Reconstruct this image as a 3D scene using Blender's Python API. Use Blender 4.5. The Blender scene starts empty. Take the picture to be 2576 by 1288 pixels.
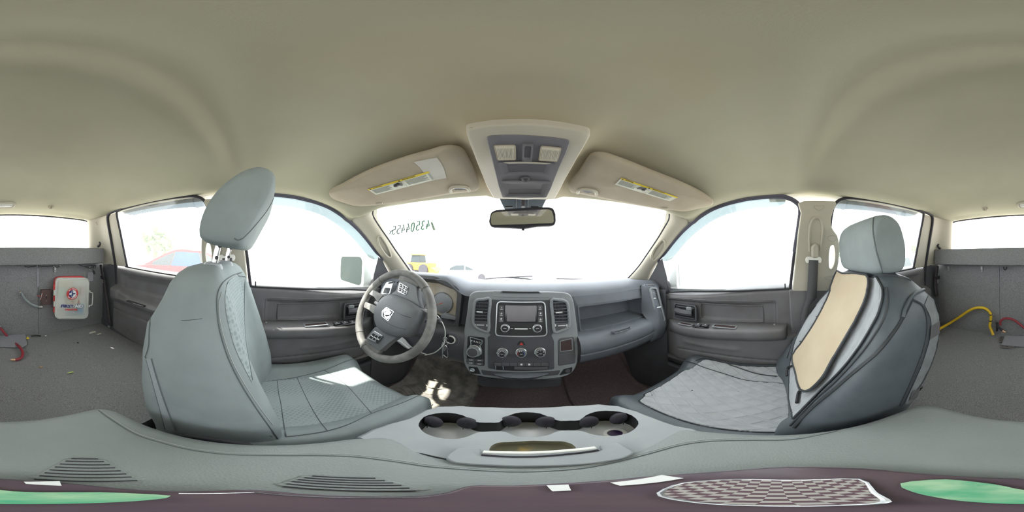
import bpy, bmesh, math, random
from mathutils import Vector, Matrix, noise
random.seed(7)
D = math.radians
H = 1.0                       # the viewpoint stands 1 m above the cab floor (world z = 0)
YAW, PITCH, ROLL = 2.93, 2.3, 0.5
CAMR = (Matrix.Rotation(D(YAW), 3, 'Z') @ Matrix.Rotation(D(PITCH), 3, 'X') @ Matrix.Rotation(D(-ROLL), 3, 'Y'))

# ------------------------------------------------------------------ camera
sc = bpy.context.scene
col = sc.collection
cam = bpy.data.cameras.new('camera')
cam.type = 'PANO'
for holder in (cam, getattr(cam, 'cycles', None)):
    try:
        holder.panorama_type = 'EQUIRECTANGULAR'
    except Exception:
        pass
cam.clip_start = 0.01
cam.clip_end = 500
camo = bpy.data.objects.new('camera', cam)
col.objects.link(camo)
camo.matrix_world = Matrix.Translation((0, 0, H)) @ (CAMR @ Matrix.Rotation(D(90), 3, 'X')).to_4x4()
sc.camera = camo

# ------------------------------------------------------------------ light
SKY = 3.2
w = bpy.data.worlds.new('hazy_sky'); sc.world = w
w.use_nodes = True
bg = w.node_tree.nodes['Background']
bg.inputs[0].default_value = (0.955, 0.985, 1.0, 1)
bg.inputs[1].default_value = SKY
sun = bpy.data.lights.new('sun', 'SUN'); sun.energy = 9.0; sun.angle = D(1.0); sun.color = (1, .95, .86)
suno = bpy.data.objects.new('sun', sun); col.objects.link(suno)
SUNDIR = Vector((-.28, -.56, .95)).normalized()
suno.rotation_euler = SUNDIR.to_track_quat('Z', 'Y').to_euler()
suno.location = (-3, -4, 9)
vs = sc.view_settings
vs.view_transform = 'Standard'; vs.look = 'None'; vs.exposure = 0.85; vs.gamma = 1.0
vs.use_curve_mapping = False
sc.cycles.max_bounces = 10
sc.cycles.diffuse_bounces = 6
sc.cycles.transparent_max_bounces = 12

# ------------------------------------------------------------------ photo pixels -> directions
FR = {'A': (850, 620, 3.22), 'B': (1130, 690, 4.1543), 'C': (1400, 660, 3.5774), 'D': (800, 300, 4.9545),
      'E': (1150, 290, 4.1543), 'F': (1420, 360, 3.5775), 'G': (340, 400, 1.7645), 'H': (1880, 500, 2.1462),
      'I': (0, 480, 2.8), 'J': (2300, 480, 2.8), 'K': (1980, 480, 4.6), 'L': (240, 470, 2.8625),
      'M': (600, 680, 2.862), 'N': (980, 980, 3.4811), 'O': (0, 1000, 2), 'P': (1288, 1000, 2),
      'Q': (920, 480, 5.3675), 'R': (290, 480, 5.3657), 'S': (640, 480, 4.953), 'T': (880, 660, 4.954),
      'U': (1070, 780, 9.2), 'V': (120, 680, 9.908), 'X': (900, 400, 11.709), 'Y': (1530, 430, 12.88), '_': (0, 0, 1)}

def ray(f, x, y):
    a = FR[f]
    px, py = a[0] + x / a[2], a[1] + y / a[2]
    lo = (px / 2576 - .5) * 2 * math.pi
    la = (.5 - py / 1288) * math.pi
    return CAMR @ Vector((math.cos(la) * math.sin(lo), math.cos(la) * math.cos(lo), math.sin(la)))

# surfaces: each takes a direction and gives the point where it meets the surface (z relative to the viewpoint)
def onX(X): return lambda d: d * (X / d.x)
def onY(Y): return lambda d: d * (Y / d.y)
def onZ(Z): return lambda d: d * (Z / d.z)
def onP(p, n):
    p, n = Vector(p), Vector(n)
    return lambda d: d * (p.dot(n) / d.dot(n))
def onF(fn, t0=.1, t1=2.5, n=160):
    def go(d):
        a = t0; fa = fn(d * a)
        for i in range(1, n + 1):
            b = t0 + (t1 - t0) * i / n; fb = fn(d * b)
            if (fa < 0) != (fb < 0):
                for _ in range(30):
                    m = (a + b) / 2
                    if (fn(d * m) < 0) == (fa < 0): a = m
                    else: b = m
                return d * a
            a, fa = b, fb
        return d * t1
    return go
def TR(f, pts, surf): return [surf(ray(f, *q)) for q in pts]

# ------------------------------------------------------------------ mesh builder
def V(*a): return Vector(a)
def smoothstep(a, b, x):
    t = max(0., min(1., (x - a) / (b - a))); return t * t * (3 - 2 * t)
def lerp(a, b, t): return a + (b - a) * t
def catmull(pts, n=6, closed=False):
    out = []; N = len(pts)
    rng = range(N) if closed else range(N - 1)
    for i in rng:
        if closed: p0, p1, p2, p3 = pts[i - 1], pts[i], pts[(i + 1) % N], pts[(i + 2) % N]
        else: p0, p1, p2, p3 = pts[max(i - 1, 0)], pts[i], pts[i + 1], pts[min(i + 2, N - 1)]
        for k in range(n):
            t = k / n
            out.append(.5 * ((2 * p1) + (p2 - p0) * t + (2 * p0 - 5 * p1 + 4 * p2 - p3) * t * t + (3 * p1 - p0 - 3 * p2 + p3) * t ** 3))
    if not closed: out.append(pts[-1].copy())
    return out
def resample(pts, n):
    L = [0]
    for a, b in zip(pts, pts[1:]): L.append(L[-1] + (b - a).length)
    out = []; j = 0
    for i in range(n):
        t = L[-1] * i / (n - 1)
        while j < len(L) - 2 and L[j + 1] < t: j += 1
        s = (t - L[j]) / max(L[j + 1] - L[j], 1e-9)
        out.append(pts[j].lerp(pts[j + 1], min(max(s, 0), 1)))
    return out
def rrect(w, h, r, n=5, cx=0, cy=0):
    o = []
    for (sx, sy, a0) in ((1, 1, 0), (-1, 1, 90), (-1, -1, 180), (1, -1, 270)):
        for k in range(n + 1):
            a = D(a0 + 90 * k / n)
            o.append((cx + sx * (w / 2 - r) + r * math.cos(a), cy + sy * (h / 2 - r) + r * math.sin(a)))
    return o
def rounded(pts, r, n=4):
    """round the corners of a closed 3D polygon"""
    o = []; N = len(pts)
    for i in range(N):
        p, a, b = pts[i], pts[i - 1], pts[(i + 1) % N]
        ra = min(r, (a - p).length * .45); rb = min(r, (b - p).length * .45)
        A = p + (a - p).normalized() * ra; B = p + (b - p).normalized() * rb
        for k in range(n + 1):
            t = k / n
            o.append(A * (1 - t) ** 2 + p * 2 * t * (1 - t) + B * t * t)
    return o
def frame_of(n, up=Vector((0, 0, 1))):
    n = Vector(n).normalized()
    if abs(n.dot(up)) > .98: up = Vector((0, 1, 0))
    u = up.cross(n).normalized(); v = n.cross(u)
    return u, v, n

ROOT = {}
class MB:
    def __init__(s): s.v = []; s.f = []
    def add(s, vs, fs):
        b = len(s.v); s.v += [Vector(q) for q in vs]; s.f += [[i + b for i in q] for q in fs]; return s
    def box(s, c, size, R=None, taper=None):
        c = Vector(c); x, y, z = [q / 2 for q in size]; vs = []
        for dz in (-1, 1):
            k = taper if (taper and dz > 0) else 1
            for dx, dy in ((-1, -1), (1, -1), (1, 1), (-1, 1)):
                q = Vector((dx * x * k, dy * y * k, dz * z)); vs.append(c + (R @ q if R else q))
        return s.add(vs, [(3, 2, 1, 0), (4, 5, 6, 7), (0, 1, 5, 4), (1, 2, 6, 5), (2, 3, 7, 6), (3, 0, 4, 7)])
    def prism(s, pts, vec, scale=1.0):
        n = len(pts); vec = Vector(vec); c = sum(pts, Vector()) / n
        top = [c + (p - c) * scale + vec for p in pts]
        return s.add(list(pts) + top, [list(range(n))[::-1], list(range(n, 2 * n))] + [(i, (i + 1) % n, n + (i + 1) % n, n + i) for i in range(n)])
    def loops(s, L, cap0=True, cap1=True, closed=True):
        n = len(L[0]); vs = [q for l in L for q in l]; fs = []
        for i in range(len(L) - 1):
            for j in range(n if closed else n - 1):
                k = (j + 1) % n
                fs.append((i * n + j, i * n + k, (i + 1) * n + k, (i + 1) * n + j))
        if cap0 and closed: fs.append(list(range(n))[::-1])
        if cap1 and closed: fs.append(list(range((len(L) - 1) * n, len(L) * n)))
        return s.add(vs, fs)
    def grid(s, rows): return s.loops(rows, False, False, False)
    def tube(s, path, r, n=8, closed=False, flat=1.0, up=None):
        path = [Vector(p) for p in path]; N = len(path); L = []; pu = None
        for i, p in enumerate(path):
            if closed: t = path[(i + 1) % N] - path[i - 1]
            else: t = path[min(i + 1, N - 1)] - path[max(i - 1, 0)]
            t.normalize()
            if pu is None:
                ref = Vector(up) if up is not None else (Vector((0, 0, 1)) if abs(t.z) < .9 else Vector((1, 0, 0)))
                u = (ref - t * ref.dot(t)).normalized()
            else:
                ref = Vector(up) if up is not None else pu
                u = (ref - t * ref.dot(t))
                u = u.normalized() if u.length > 1e-6 else pu
            pu = u; w_ = t.cross(u)
            rr = r(i / max(N - 1, 1)) if callable(r) else r
            L.append([p + u * (rr * flat * math.cos(2 * math.pi * k / n)) + w_ * (rr * math.sin(2 * math.pi * k / n)) for k in range(n)])
        if closed: L.append(L[0])
        return s.loops(L, not closed, not closed)
    def lathe(s, prof, o, axis, n=24, ang=None):
        """prof: (radius, height along axis)"""
        u, v, w_ = frame_of(axis); o = Vector(o)
        L = [[o + w_ * h + (u * math.cos(2 * math.pi * k / n) + v * math.sin(2 * math.pi * k / n)) * max(r, 1e-5) for k in range(n)] for r, h in prof]
        return s.loops(L)
    def ellip(s, c, r, n=12, m=8, R=None):
        c = Vector(c); L = []
        for i in range(m + 1):
            a = -math.pi / 2 + math.pi * i / m
            row = []
            for k in range(n):
                b = 2 * math.pi * k / n
                q = Vector((r[0] * math.cos(a) * math.cos(b), r[1] * math.cos(a) * math.sin(b), r[2] * math.sin(a)))
                row.append(c + (R @ q if R else q))
            L.append(row)
        return s.loops(L)
    def text(s, txt, o, ux, uy, size, depth=0.0, align='CENTER', bold=0.0, sx=1.0):
        cu = bpy.data.curves.new('t', 'FONT'); cu.body = txt; cu.size = 1; cu.align_x = align; cu.align_y = 'CENTER'
        cu.offset = bold; cu.resolution_u = 2
        ob = bpy.data.objects.new('t', cu); me = bpy.data.meshes.new_from_object(ob)
        ux, uy, o = Vector(ux).normalized(), Vector(uy).normalized(), Vector(o); nn = ux.cross(uy)
        vs = [o + ux * (q.co.x * size * sx) + uy * (q.co.y * size) + nn * depth for q in me.vertices]
        s.add(vs, [list(p.vertices) for p in me.polygons])
        bpy.data.objects.remove(ob); bpy.data.curves.remove(cu); bpy.data.meshes.remove(me)
        return s
    def build(s, name, m, parent=None, smooth=35, bevel=None, segs=2, solid=None, sub=0, origin=None, merge=True):
        me = bpy.data.meshes.new(name)
        base = None
        if parent is not None:
            base = ROOT[parent.name]
        elif origin is not None: base = Vector(origin)
        else:
            xs = [q.x for q in s.v]; ys = [q.y for q in s.v]; zs = [q.z for q in s.v]
            base = Vector(((min(xs) + max(xs)) / 2, (min(ys) + max(ys)) / 2, min(zs)))
        me.from_pydata([q - base for q in s.v], [], s.f)
        bm = bmesh.new(); bm.from_mesh(me)
        if merge: bmesh.ops.remove_doubles(bm, verts=bm.verts, dist=1e-6)
        bmesh.ops.recalc_face_normals(bm, faces=bm.faces)
        if smooth:
            lim = D(smooth)
            for f in bm.faces: f.smooth = True
            for e in bm.edges:
                if len(e.link_faces) == 2: e.smooth = e.calc_face_angle(3.2) < lim
        bm.to_mesh(me); bm.free()
        o = bpy.data.objects.new(name, me); col.objects.link(o)
        if m is not None: me.materials.append(m)
        if parent is not None: o.parent = parent
        else: o.location = base + Vector((0, 0, H))
        ROOT[o.name] = base
        if solid: md = o.modifiers.new('solid', 'SOLIDIFY'); md.thickness = solid; md.offset = 0
        if bevel:
            md = o.modifiers.new('bevel', 'BEVEL'); md.width = bevel; md.segments = segs; md.limit_method = 'ANGLE'; md.angle_limit = D(40)
            md.harden_normals = False
        if sub:
            md = o.modifiers.new('sub', 'SUBSURF'); md.levels = sub; md.render_levels = sub
        return o
def thing(name, label, cat, loc, group=None):
    o = bpy.data.objects.new(name, None); col.objects.link(o); o.empty_display_size = .05
    loc = Vector(loc); o.location = loc + Vector((0, 0, H)); ROOT[o.name] = loc
    o['label'] = label; o['category'] = cat
    if group: o['group'] = group
    return o
def tag(o, label, cat, group=None):
    o['label'] = label; o['category'] = cat
    if group: o['group'] = group
    return o
def struct(o, label=None):
    o['kind'] = 'structure'
    if label: o['label'] = label
    return o
def sroot(name, label, loc):
    o = bpy.data.objects.new(name, None); col.objects.link(o); loc = Vector(loc)
    o.location = loc + Vector((0, 0, H)); ROOT[o.name] = loc
    o['kind'] = 'structure'; o['label'] = label
    return o

# ------------------------------------------------------------------ materials
MATS = {}
def mat(name, c, rough=.6, c2=None, ns=40., bump=0., bs=300., metal=0., spec=.4, dist=.002, detail=3., voro=False, trans=0., coat=0., lo=.35, hi=.65, stretch=None):
    """principled surface: colour c mottled towards c2 at noise scale ns, fine relief bump at scale bs"""
    m = bpy.data.materials.new(name); m.use_nodes = True; nt = m.node_tree; b = nt.nodes['Principled BSDF']
    b.inputs['Base Color'].default_value = (*c, 1); b.inputs['Roughness'].default_value = rough
    b.inputs['Metallic'].default_value = metal; b.inputs['Specular IOR Level'].default_value = spec
    if trans: b.inputs['Transmission Weight'].default_value = trans
    if coat: b.inputs['Coat Weight'].default_value = coat
    tc = nt.nodes.new('ShaderNodeTexCoord'); src = tc.outputs['Object']
    if stretch:
        mp = nt.nodes.new('ShaderNodeMapping'); mp.inputs['Scale'].default_value = stretch
        nt.links.new(src, mp.inputs[0]); src = mp.outputs[0]
    if c2:
        n = nt.nodes.new('ShaderNodeTexNoise'); n.inputs['Scale'].default_value = ns; n.inputs['Detail'].default_value = detail
        nt.links.new(src, n.inputs['Vector'])
        r = nt.nodes.new('ShaderNodeValToRGB'); r.color_ramp.elements[0].position = lo; r.color_ramp.elements[1].position = hi
        r.color_ramp.elements[0].color = (*c, 1); r.color_ramp.elements[1].color = (*c2, 1)
        nt.links.new(n.outputs['Fac'], r.inputs[0]); nt.links.new(r.outputs[0], b.inputs['Base Color'])
    if bump:
        if voro: n2 = nt.nodes.new('ShaderNodeTexVoronoi'); o2 = n2.outputs['Distance']
        else: n2 = nt.nodes.new('ShaderNodeTexNoise'); n2.inputs['Detail'].default_value = 2; o2 = n2.outputs['Fac']
        n2.inputs['Scale'].default_value = bs
        nt.links.new(src, n2.inputs['Vector'])
        bp = nt.nodes.new('ShaderNodeBump'); bp.inputs['Strength'].default_value = bump; bp.inputs['Distance'].default_value = dist
        nt.links.new(o2, bp.inputs['Height']); nt.links.new(bp.outputs[0], b.inputs['Normal'])
    MATS[name] = m; return m
def glass(name, tint, dust=.03, dustc=(.9, .95, .95), gloss=.05, rough=.0, milky=False):
    m = bpy.data.materials.new(name); m.use_nodes = True; nt = m.node_tree; nt.nodes.clear()
    out = nt.nodes.new('ShaderNodeOutputMaterial'); tr = nt.nodes.new('ShaderNodeBsdfTransparent'); tr.inputs[0].default_value = (*tint, 1)
    tl = nt.nodes.new('ShaderNodeBsdfDiffuse' if milky else 'ShaderNodeBsdfTranslucent'); tl.inputs[0].default_value = (*dustc, 1)
    gl = nt.nodes.new('ShaderNodeBsdfGlossy'); gl.inputs['Roughness'].default_value = rough
    m1 = nt.nodes.new('ShaderNodeMixShader'); m1.inputs[0].default_value = dust
    m2 = nt.nodes.new('ShaderNodeMixShader'); m2.inputs[0].default_value = gloss
    nt.links.new(tr.outputs[0], m1.inputs[1]); nt.links.new(tl.outputs[0], m1.inputs[2])
    nt.links.new(m1.outputs[0], m2.inputs[1]); nt.links.new(gl.outputs[0], m2.inputs[2]); nt.links.new(m2.outputs[0], out.inputs[0])
    MATS[name] = m; return m

mat('headliner', (.385, .372, .283), .95, (.415, .40, .31), 5, .25, 900, spec=.1, dist=.0006)
mat('beige', (.47, .44, .365), .55, (.50, .47, .395), 8, .12, 700, spec=.35, dist=.0005)
mat('visor', (.40, .345, .265), .8, (.43, .38, .30), 12, .2, 1200, spec=.2, dist=.0005)
mat('dash', (.145, .160, .188), .5, (.125, .135, .158), 9, .25, 900, spec=.45, dist=.0006)
mat('dash_dark', (.095, .098, .11), .55, (.085, .085, .092), 14, .2, 900, spec=.4, dist=.0006)
mat('door', (.165, .162, .172), .55, (.14, .134, .138), 10, .3, 800, spec=.4, dist=.0006)
mat('bezel', (.255, .268, .285), .45, (.235, .247, .262), 20, spec=.45)
mat('panel_dark', (.072, .074, .084), .5, (.064, .065, .074), 14, .2, 900, spec=.4, dist=.0006)
mat('black', (.022, .022, .025), .45, spec=.4)
mat('rubber', (.035, .033, .042), .6, spec=.3)
mat('black_gloss', (.02, .02, .024), .12, spec=.5)
mat('chrome', (.85, .86, .88), .16, metal=1.)
mat('silver', (.62, .64, .66), .3, metal=.8)
mat('steel', (.55, .55, .54), .35, (.42, .42, .42), 60, metal=.9)
mat('seat', (.305, .345, .347), .9, (.275, .312, .315), 14, .5, 1500, spec=.15, dist=.0008)
mat('cup_brown', (.055, .032, .032), .7)
def honeycomb(name, c1, c2, sc_):
    m = mat(name, c1, .9, spec=.15); nt = m.node_tree; b = nt.nodes['Principled BSDF']
    tc = nt.nodes.new('ShaderNodeTexCoord'); mp = nt.nodes.new('ShaderNodeMapping'); mp.inputs['Rotation'].default_value = (0, 0, .785); nt.links.new(tc.outputs['Object'], mp.inputs[0])
    v = nt.nodes.new('ShaderNodeTexVoronoi'); v.inputs['Scale'].default_value = sc_; v.inputs['Randomness'].default_value = .12; nt.links.new(mp.outputs[0], v.inputs['Vector'])
    r = nt.nodes.new('ShaderNodeValToRGB'); r.color_ramp.elements[0].position = .30; r.color_ramp.elements[1].position = .52; r.color_ramp.elements[0].color = (*c1, 1); r.color_ramp.elements[1].color = (*c2, 1)
    nt.links.new(v.outputs['Distance'], r.inputs[0]); nt.links.new(r.outputs[0], b.inputs['Base Color'])
    bp = nt.nodes.new('ShaderNodeBump'); bp.inputs['Strength'].default_value = .5; bp.inputs['Distance'].default_value = .002; nt.links.new(v.outputs['Distance'], bp.inputs['Height']); nt.links.new(bp.outputs[0], b.inputs['Normal'])
honeycomb('seat_mesh', (.255, .30, .312), (.345, .39, .395), 90.)
mat('seat_seam', (.12, .135, .14), .9)
mat('thread', (.42, .44, .43), .9)
mat('leather', (.085, .10, .115), .38, (.10, .115, .13), 25, .3, 800, spec=.5, dist=.0008, voro=True)
mat('leather_edge', (.045, .05, .055), .45, spec=.4)
mat('quilt', (.43, .445, .465), .75, (.39, .405, .425), 30, .25, 900, spec=.25, dist=.0005)
mat('tan', (.60, .505, .365), .85, (.55, .45, .32), 9, .15, 700, spec=.2, dist=.0005)
mat('armrest', (.245, .27, .268), .55, (.26, .285, .28), 12, .4, 420, spec=.35, dist=.0012, voro=True)
mat('console', (.33, .35, .362), .5, (.30, .32, .335), 15, .15, 1000, spec=.4, dist=.0005)
mat('carpet', (.20, .20, .207), 1., (.36, .36, .368), 330, 1., 380, spec=.05, dist=.005, detail=8, lo=.36, hi=.64)
mat('carpet_dark', (.155, .118, .12), 1., (.215, .165, .165), 150, .8, 500, spec=.05, dist=.004)
mat('mat_rubber', (.17, .16, .15), .7, (.33, .31, .27), 18, .5, 120, spec=.3, dist=.004)
mat('white_plastic', (.80, .80, .76), .4, spec=.4)
mat('white_print', (.82, .83, .83), .7)
mat('paint_white', (.85, .86, .86), .25, spec=.5)
glass('glass', (.93, .965, .96), .04)
glass('glass_dusty', (.90, .93, .92), .10)
glass('glass_windshield', (.97, .985, .985), .03)
glass('glass_smoke', (.075, .09, .10), .02, (.5, .6, .65), .03)
glass('glass_teal', (.125, .15, .155), .03, (.6, .68, .7), .03)
glass('clear_plastic', (.96, .96, .95), .30, (.80, .81, .79), .025, .25, True)
def stain(m, c3, ctr, rad):
    """brown soiling of the headliner cloth around a place, broken up by noise"""
    nt = m.node_tree; b = nt.nodes['Principled BSDF']; src = b.inputs['Base Color'].links[0].from_socket
    tc = nt.nodes.new('ShaderNodeTexCoord'); vm = nt.nodes.new('ShaderNodeVectorMath'); vm.operation = 'DISTANCE'; vm.inputs[1].default_value = ctr
    nt.links.new(tc.outputs['Object'], vm.inputs[0])
    no = nt.nodes.new('ShaderNodeTexNoise'); no.inputs['Scale'].default_value = 4.; nt.links.new(tc.outputs['Object'], no.inputs['Vector'])
    ad = nt.nodes.new('ShaderNodeMath'); ad.operation = 'MULTIPLY_ADD'; ad.inputs[1].default_value = .5; nt.links.new(no.outputs['Fac'], ad.inputs[0]); nt.links.new(vm.outputs['Value'], ad.inputs[2])
    r = nt.nodes.new('ShaderNodeMapRange'); r.interpolation_type = 'SMOOTHSTEP'; r.inputs[1].default_value = rad + .25; r.inputs[2].default_value = .2; r.inputs[3].default_value = 0; r.inputs[4].default_value = .8
    nt.links.new(ad.outputs[0], r.inputs[0])
    mx = nt.nodes.new('ShaderNodeMix'); mx.data_type = 'RGBA'; nt.links.new(r.outputs[0], mx.inputs[0]); nt.links.new(src, mx.inputs[6]); mx.inputs[7].default_value = (*c3, 1)
    nt.links.new(mx.outputs[2], b.inputs['Base Color'])
stain(MATS['headliner'], (.43, .33, .215), (0, .38, .05), .45)
# ================================================================== THE CAB SHELL
XC = .015                                     # centre line of the truck
def sideX(z): return .76 - (max(z, -.20) + .14) * .2625
def SIDE(off=0.):                             # inner face of the door and pillar line, off metres inboard
    def go(d):
        s = 1 if d.x > 0 else -1
        return d * ((.76 - off - .14 * .2625) / (s * d.x + .2625 * d.z))
    return go
def side_pt(s, Y, z, off=0.): return V(s * (sideX(z) - off), Y, z)
def crown(Y): return .325 - .04 * smoothstep(.3, .68, Y) - .075 * smoothstep(-.70, -1.15, Y)
def edgez(Y): return .258 if Y < .05 else .258 - .30 * smoothstep(.0, .85, Y)
def roofz(X, Y):
    """underside of the headliner"""
    x = abs(X - XC * .5) / .655
    c = crown(Y)
    z = c - (c - edgez(Y)) * min(x, 1.15) ** 4
    z += .024 * smoothstep(-.07, -.17, Y) * (1 - smoothstep(.55, .95, x)) * smoothstep(-1.1, -.8, Y)      # rear bay is set higher
    z -= .015 * math.exp(-((Y + .09) / .04) ** 2) * (1 - smoothstep(.75, 1., x))                        # cross bow
    xx = abs(X - .017)
    z -= .036 * (1 - smoothstep(.095, .165, xx)) * smoothstep(.15, .30, Y)                               # pad round the overhead console
    z += .010 * smoothstep(.16, .25, xx) * (1 - smoothstep(.52, .62, abs(X))) * smoothstep(.20, .30, Y) * (1 - smoothstep(.40, .52, Y))
    return z
ROOF = lambda off=0.: onF(lambda p: p.z - roofz(p.x, p.y) + off)
WIND = onF(lambda p: p.y - (.65 + 1.3 * (.285 - p.z) - .67 * p.x * p.x), .2, 2.5)
# window line of the front door, seal outer edge, (Y, z), rear to front
FWTOP = [(-.107, .198), (-.088, .228), (-.05, .248), (.0, .254), (.096, .252), (.147, .247), (.20, .24), (.257, .228), (.298, .214), (.342, .195), (.39, .171), (.443, .14), (.503, .098), (.571, .046), (.631, .003)]
JOINT = V(.678, .39, .171)

# ---- headliner
def make_ceiling():
    NS, NT = 45, 150
    fr = [V(.6 * i / 20, .65 - .52 * (.6 * i / 20) ** 2, .285 - .125 * (.6 * i / 20) ** 2) for i in range(21)]
    fr += [V(.635, .43, .212), JOINT.copy()]
    half = resample(fr, 23)
    edge = [JOINT] + [V(sideX(z) + .004, y, z + .004) for y, z in reversed(FWTOP[3:10])] + [V(.66, y, .262) for y in (-.1, -.3, -.5, -.7, -.85)] + [V(.655, -.95, .25), V(.60, -1.13, .232)]
    edge = resample(catmull(edge, 6), NT)
    rear = [V(.60 * i / 22, -1.13, .247 - .015 * (i / 22) ** 2) for i in range(23)]
    rows = []
    for j in range(NT):
        t = j / (NT - 1); row = []
        for i in range(-22, 23):
            s = abs(i) / 22; sg = -1 if i < 0 else 1; k = abs(i)
            F, B, E, C = half[k], rear[k], edge[j], V(0, .65 - 1.78 * t, 0)
            xy = F.lerp(B, t) * 1.0
            X = lerp(F.x, B.x, t) + s * (E.x - lerp(half[22].x, rear[22].x, t))
            Y = lerp(F.y, B.y, t) + s * (E.y - lerp(half[22].y, rear[22].y, t)) + (1 - s) * 0
            z = roofz(sg * X, Y)
            we = smoothstep(.80, 1., s); z = lerp(z, E.z, we)
            wf = smoothstep(.06, 0., t); z = lerp(z, F.z - .018 * (1 - smoothstep(.105, .155, abs(sg * X - .017))), wf)
            wb = smoothstep(.96, 1., t); z = lerp(z, B.z, wb)
            row.append(V(sg * X, Y, z))
        rows.append(row)
    m = MB(); m.grid(rows)
    # front and rear lips turn up to the glass
    m.grid([rows[0], [p + V(0, .06, .035) for p in rows[0]], [p + V(0, .10, .09) for p in rows[0]]])
    m.grid([rows[-1], [p + V(0, -.03, .03) for p in rows[-1]]])
    for e in (0, -1):
        L = [r[e] for r in rows]; sg = -1 if e == 0 else 1
        m.grid([L, [p + V(sg * .03, 0, .03) for p in L]])
    o = m.build('ceiling', MATS['headliner'], smooth=60, origin=(0, 0, .25))
    struct(o, 'beige cloth headliner of the truck cab')
    # steel roof skin above it
    r = [[V(x, y, .365 + .02 * (1 - (x / .75) ** 2) - .06 * smoothstep(.45, .78, y) - .05 * smoothstep(-.9, -1.25, y) - .07 * smoothstep(.5, .75, abs(x))) for x in [-.75 + .1 * i for i in range(16)]] for y in [-1.25 + .1 * i for i in range(21)]]
    o = MB().grid(r).build('roof', MATS['paint_white'], solid=.004); struct(o, 'white painted roof skin')
make_ceiling()

# ---- windshield
def wpt(x, z): return V(x, .65 + 1.3 * (.285 - z) - .67 * x * x, z)
wroot = sroot('window_1', 'wide curved windshield', (0, .9, -.2))
MB().grid([[wpt(-.74 + 1.48 * i / 24, -.26 + .6 * j / 12) for i in range(25)] for j in range(13)]).build('glass_pane', MATS['glass_windshield'], wroot)
WL = TR('Q', [(100, 250), (92, 320), (130, 400), (215, 530), (300, 650), (410, 815), (500, 940), (620, 1110)], WIND)
WRr = TR('F', [(945, 640), (940, 690), (900, 760), (840, 860), (745, 1000), (660, 1120), (545, 1245)], WIND)
for L in (WL, WRr):
    L2 = [p + (p - L[-2]) * .0 for p in L]
    MB().tube(catmull(L2 + [L[-1] + (L[-1] - L[-2]) * .6], 4), .005, 6).build('seal', MATS['rubber'], wroot)

# ---- A pillars
def a_pillar(s, wl, n):
    inner = resample(catmull(wl + [wl[-1] + (wl[-1] - wl[-2]) * .9], 5), 26)
    top = [side_pt(s, y, z, .002) for y, z in FWTOP[10:]] + [side_pt(s, .70, -.06), side_pt(s, .75, -.12), side_pt(s, .80, -.19)]
    top[0] = V(s * JOINT.x, JOINT.y, JOINT.z)
    outer = resample(catmull(top, 5), 26)
    rows = []
    for i in range(26):
        a, b = inner[i], outer[i]; mid = (a + b) / 2
        nrm = Vector((-mid.x, -mid.y * .6, 0)).normalized()
        row = [a + V(0, .03, 0) - nrm * .01]
        for k in range(9):
            t = k / 8
            row.append(a.lerp(b, t) + nrm * (.026 * max(0, math.sin(math.pi * t)) ** .7))
        row.append(b - nrm * .012)
        rows.append(row)
    # close over the corner of the headliner
    top_row = [p + V(0, -.02, .05) for p in rows[0]]
    rt = sroot(n, 'beige windshield pillar trim with an oval grip', inner[20])
    MB().grid([top_row] + rows).build('pillar_cover', MATS['beige'], rt, smooth=70)
    return rt, rows
apL, rowsL = a_pillar(-1, WL, 'trim_1')
apR, rowsR = a_pillar(1, WRr, 'trim_2')
def on_rows(rows, off):
    ctr = [r[5] for r in rows]
    def go(d):
        best = None
        for i in range(len(rows) - 1):
            for k in range(1, 9):
                a, b, c, e = rows[i][k], rows[i + 1][k], rows[i][k + 1], rows[i + 1][k + 1]
                p = (a + b + c + e) / 4; t = p.dot(d); q = (p - d * t).length
                if best is None or q < best[0]: best = (q, d * (t - off))
        return best[1]
    return go
for rt, rows, f, pts in ((apL, rowsL, 'Q', [(165, 625), (200, 612), (240, 660), (300, 760), (335, 850), (340, 885), (310, 895), (260, 850), (200, 760), (170, 690)]),
                         (apR, rowsR, 'F', [(885, 875), (900, 900), (890, 945), (850, 1010), (815, 1050), (790, 1050), (782, 1020), (800, 965), (840, 910), (865, 880)])):
    srf = on_rows(rows, .004)
    ring = TR(f, pts, srf); ctr = sum(ring, Vector()) / len(ring)
    nn = (ring[2] - ring[0]).cross(ring[5] - ring[0]).normalized()
    if nn.dot(ctr) > 0: nn = -nn
    pl = onP(ctr, nn); loop = catmull(TR(f, pts, pl), 4, True)
    MB().tube(loop, .006, 6, True).build('grip_rim', MATS['beige'], rt)
    MB().loops([loop, [lerp(ctr, p, .93) - nn * .004 for p in loop]], False, True).build('grip_cup', mat('grip_grey%d' % len(MATS), (.34, .34, .31), .6), rt)

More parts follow.
